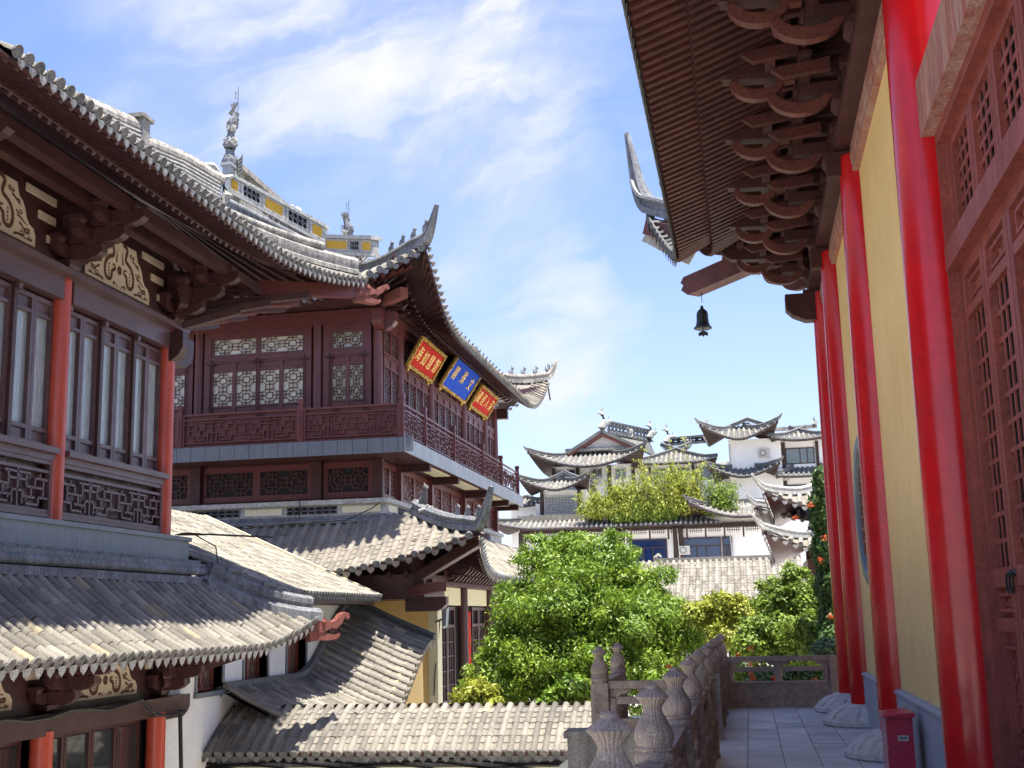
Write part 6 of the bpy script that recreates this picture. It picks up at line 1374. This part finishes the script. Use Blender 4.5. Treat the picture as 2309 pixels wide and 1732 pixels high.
def tree(name, label, base, c, r, nclump, cr, nleaf, size, mat, trunk=.16, group=None, cat='tree', aspect=.42, droop=.35, up=.5, extra=(), nbr=9, core=True, flat=.6):
    """lobes carry many small leaf sprays, so the outline stays broken and dark gaps show between them"""
    t = thing(name, label, cat, base, group); lob = clumps(c, r, nclump, cr)+[(np.array(e[:3]), e[3]) for e in extra]; cl = []
    for cc_, rr in lob:
        for j in range(int(7+16*rr*rr)):
            d = rng.normal(size=3); d /= np.linalg.norm(d); d[2] = abs(d[2])*.9+.1*d[2] if rng.random() < .7 else d[2]
            cl.append((cc_+d*rr*rng.uniform(.55, 1.08), rr*rng.uniform(.16, .42)))
    Ps, Ns = [], []; w = np.array([q[1]**2 for q in cl]); w /= w.sum()
    for (cc_, rr), k in zip(cl, (w*nleaf).astype(int)+2):
        d = rng.normal(size=(k, 3)); P = cc_+d*np.array((rr, rr, rr*flat))*.55; Nn = d*.5+np.array((0, 0, up))+rng.normal(size=3)*.35; Ps.append(P); Ns.append(Nn)
    wl_ = np.array([q[1]**2 for q in lob]); wl_ /= wl_.sum()
    for (cc_, rr), k in zip(lob, (wl_*nleaf*.5).astype(int)):
        P, Nn = shell(cc_, np.array((rr, rr, rr*.85))*.93, k, up); Ps.append(P+rng.normal(size=P.shape)*rr*.08); Ns.append(Nn)
    if core:
        P, Nn = shell(c, np.array(r)*.7, nleaf//9, up); Ps.append(P); Ns.append(Nn)
    me = leaf_mesh('crown', np.concatenate(Ps), np.concatenate(Ns), size, mat, aspect, droop); link('crown', me, t)
    b = MB(); bs = Vector(base); top = Vector(c); fork = bs.lerp(top, .55); b.tube([bs, bs.lerp(fork, .5)+Vector((.05, .03, 0)), fork], [trunk, trunk*.85, trunk*.7], 10)
    for cc_, rr in lob[:nbr]: e = Vector(cc_); b.tube([fork, fork.lerp(e, .5)+Vector((0, 0, .15)), e], [trunk*.5, trunk*.3, trunk*.08], 6)
    b.build('trunk', BARK, t, True); return t
def px(x, y, Y): p = at(x, y, Y=Y); return (p.x, p.y, p.z)
# large evergreen in the courtyard
ex = []
for x, y, Y, r in ((1300, 1262, 33, .75), (1235, 1300, 32.5, .9), (1360, 1270, 32.5, .9), (1430, 1340, 32.5, .9), (1180, 1400, 32, .95), (1290, 1390, 31, 1.2), (1400, 1420, 31, 1.1), (1490, 1420, 32, 1.0), (1540, 1470, 32.5, .8), (1150, 1490, 31.5, .9), (1110, 1540, 31, .8), (1240, 1500, 30.5, 1.1), (1360, 1520, 30.5, 1.1), (1460, 1540, 31, 1.0), (1200, 1590, 30.5, .9), (1320, 1600, 30.5, .9), (1560, 1420, 33, .6), (1225, 1240, 33, .45), (1330, 1225, 33, .35), (1290, 1222, 33.2, .3), (1145, 1345, 32.5, .5), (1240, 1240, 33, .3)):
    p = px(x, y, Y); ex.append((*p, r))
for k in range(46):                                            # sprigs that break the outline
    e = ex[int(rng.integers(0, 22))]; d = rng.normal(size=3); d /= np.linalg.norm(d); d[2] = abs(d[2])*.8; q = np.array(e[:3])+d*e[3]*rng.uniform(1.05, 1.3); ex.append((*q, float(rng.uniform(.12, .24))))
c = px(1335, 1440, 32.6)
tree('evergreen_tree', 'large dense bright green evergreen tree filling the courtyard beside the balustrade', (c[0], 32.6, -3.2), c, (2.6, 1.9, 2.1), 22, .7, 105000, .135, LEAF, .2, extra=ex, aspect=.36)
# low shrubs in front of it
for x, y, Y, r, lab in ((1070, 1572, 29.5, .5, 'small bright shrub beside the dark lattice doors above the corridor roof'), (1285, 1560, 28.2, .42, 'pale leafy sprig growing up in front of the big evergreen')):
    p = px(x, y, Y); tree('garden_shrub', lab, (p[0], p[1], -3.2), (p[0], p[1], p[2]-.2), (.55, .4, .4), 7, .35, 2600, .16, LEAFY if x < 1200 else LEAF, .05, cat='shrub', extra=[(p[0]+a, p[1], p[2]+b_, r*.55) for a, b_ in ((-.35, -.1), (0, .18), (.32, -.05), (.1, -.25))])
# maples beyond the terrace end
for i, (x, y, Y, rx, rz, n, lab, m_) in enumerate(((1800, 1400, 30, 1.05, 1.2, 15000, 'tall loose maple with yellow green tips beyond the terrace end', LEAFM), (1650, 1420, 31.5, 1.0, .75, 9000, 'low yellow green maple between the evergreen and the tall maple', LEAFY), (1840, 1470, 28.5, .8, .75, 8000, 'dark leafy maple close behind the end balustrade', LEAFM), (1735, 1480, 29.5, 1.0, .7, 9000, 'bushy green maple rising behind the orange flowers', LEAFM))):
    p = px(x, y, Y); exx = []
    if i == 0: exx = [(*px(a, b_, 30), r) for a, b_, r in ((1785, 1290, .28), (1805, 1325, .4), (1770, 1340, .35), (1850, 1345, .38), (1735, 1390, .45), (1870, 1400, .4), (1790, 1390, .5))]
    tree('maple_tree', lab, (p[0], Y, -3.2), p, (rx, .9, rz), 16, .38, n, .105, m_, .09, extra=exx, aspect=.6, up=.7, droop=.15)
# trumpet vine hanging by the farthest red column
tv = thing('trumpet_vine', 'dark green trumpet vine with orange flowers beside the corner red column of the hall', 'vine', (1.9, 26.5, -3.2))
Ps, Ns = [], []
for x, y, Y, rx, rz, n in ((1838, 1090, 27, .16, .4, 1500), (1845, 1160, 27, .28, .5, 2600), (1850, 1240, 27, .3, .5, 2600), (1862, 1320, 27, .35, .5, 2400), (1868, 1400, 27, .35, .5, 2200), (1875, 1450, 26.5, .4, .35, 1800), (1825, 1130, 27, .12, .2, 400)):
    p = px(x+12, y, Y); P, Nn = shell(p, (rx, .4, rz), n, .3); Ps.append(P); Ns.append(Nn)
link('foliage', leaf_mesh('foliage', np.concatenate(Ps), np.concatenate(Ns), .12, LEAFD, .45, .5), tv)
MB().tube([(1.9, 26.8, -3.2), (1.85, 26.9, 1), (1.8, 26.9, 4.5)], [.08, .06, .02], 8).build('stem', BARK, tv, True)
def flowers(parent, pts, s=.09):
    for p in pts:
        P, Nn = shell(p, (s, s, s*.8), 26, .2); link('flower', leaf_mesh('flower', P, Nn, s*.95, FLOW, .8, 0), parent)
flowers(tv, [px(x, y, 26.4) for x, y in ((1827, 1138), (1795, 1168), (1858, 1212), (1850, 1262), (1872, 1390), (1876, 1430))], .055)
# planting seen through the end balustrade
for i, (x, y, Y, rx, rz, n, m_, lab) in enumerate(((1660, 1525, 25.5, .35, .25, 1600, LEAF, 'low bright plant with orange flowers behind the end balustrade'), (1720, 1530, 25.3, .4, .22, 1600, LEAFG, 'silvery green plant behind the end balustrade'), (1810, 1528, 25.5, .5, .22, 2200, LEAFD, 'deep green plant without flowers behind the end balustrade'), (1870, 1465, 25.6, .35, .22, 1500, LEAFG, 'grey green succulent mound rising above the end balustrade by the column'))):
    p = px(x, y, Y); t = thing('garden_plant', lab, 'plant', (p[0], Y, -3.2), 'plants behind the end balustrade'); P, Nn = shell(p, (rx, .3, rz), n, .5); link('foliage', leaf_mesh('foliage', P, Nn, .12, m_, .4, .1), t)
    MB().tube([(p[0], Y, -3.2), (p[0]+.05, Y, p[2])], [.05, .02], 6).build('stem', BARK, t)
    if i < 2: flowers(t, [px(a, b_, 25.0) for a, b_ in (((1664, 1475), (1692, 1462), (1690, 1498), (1693, 1520), (1697, 1528)) if i == 0 else ((1746, 1530), (1752, 1533), (1836, 1535)))], .05)
t = thing('orange_flower_sprig', 'single orange bloom in front of the evergreen beside the stone finials', 'flower', px(1508, 1502, 24)); flowers(t, [px(1507, 1502, 24), px(1512, 1505, 24)], .05)
MB().tube([px(1507, 1502, 24), px(1525, 1560, 24), (px(1530, 1560, 24)[0], 24, -3.2)], .012, 5).build('stem', BARK, t)
# bamboo and pale shrubs on the far terrace
def bamboo(x, y, hgt, wid, n, lab, mat):
    p = px(x, y, 100.3); t = thing('bamboo_clump', lab, 'bamboo', p, 'bamboo on the arcade terrace'); Ps, Ns = [], []; st = MB()
    for j in range(int(10+wid*7)):
        bx = p[0]+rng.uniform(-wid, wid)*1.1; tall = rng.random() < .22; top = p[2]+hgt*(rng.uniform(.95, 1.25) if tall else rng.uniform(.35, .8)); lean = rng.uniform(-.9, .9); by = p[1]+rng.uniform(-.9, .5)
        st.tube([(bx, by, p[2]), (bx+lean*.4, by, (p[2]+top)/2), (bx+lean, by-.2, top)], [.03, .025, .008], 5)
        for k in range(7):
            f = .15+.85*k/6; rr = (.22 if tall and f > .6 else .62)*(1.1-.45*f); P, Nn = shell((bx+lean*f*f+rng.uniform(-.25, .25), by-.1, p[2]+(top-p[2])*f), (rr, .5, rr*.75), max(6, int(n/70*(rr/.5)**2)), .5); Ps.append(P); Ns.append(Nn)
    link('foliage', leaf_mesh('foliage', np.concatenate(Ps), np.concatenate(Ns), .3, mat, .3, .45), t); st.build('stems', BARK, t)
for i, (x, y, h, wd, n, m_, lab) in enumerate(((1360, 1165, 3.2, 1.3, 2600, LEAFY, 'round yellowish bamboo clump beside the barred window'), (1420, 1165, 3.8, 1.3, 3000, LEAFY, 'yellow green bamboo clump under the gable hall windows'), (1490, 1160, 5.4, 1.3, 3200, LEAFY, 'tall feathery bamboo clump rising over the wing roof'), (1560, 1158, 5.0, 1.2, 3200, LEAFY, 'tall pale bamboo clump beside the white tower'), (1620, 1158, 3.4, .9, 2600, LEAFM, 'low green bamboo clump at the tower foot'), (1450, 1172, 1.9, 2.2, 3000, LEAFM, 'low dark green bamboo fringe along the arcade roof'))):
    bamboo(x, y, h, wd, n, lab, m_)
MTN = None
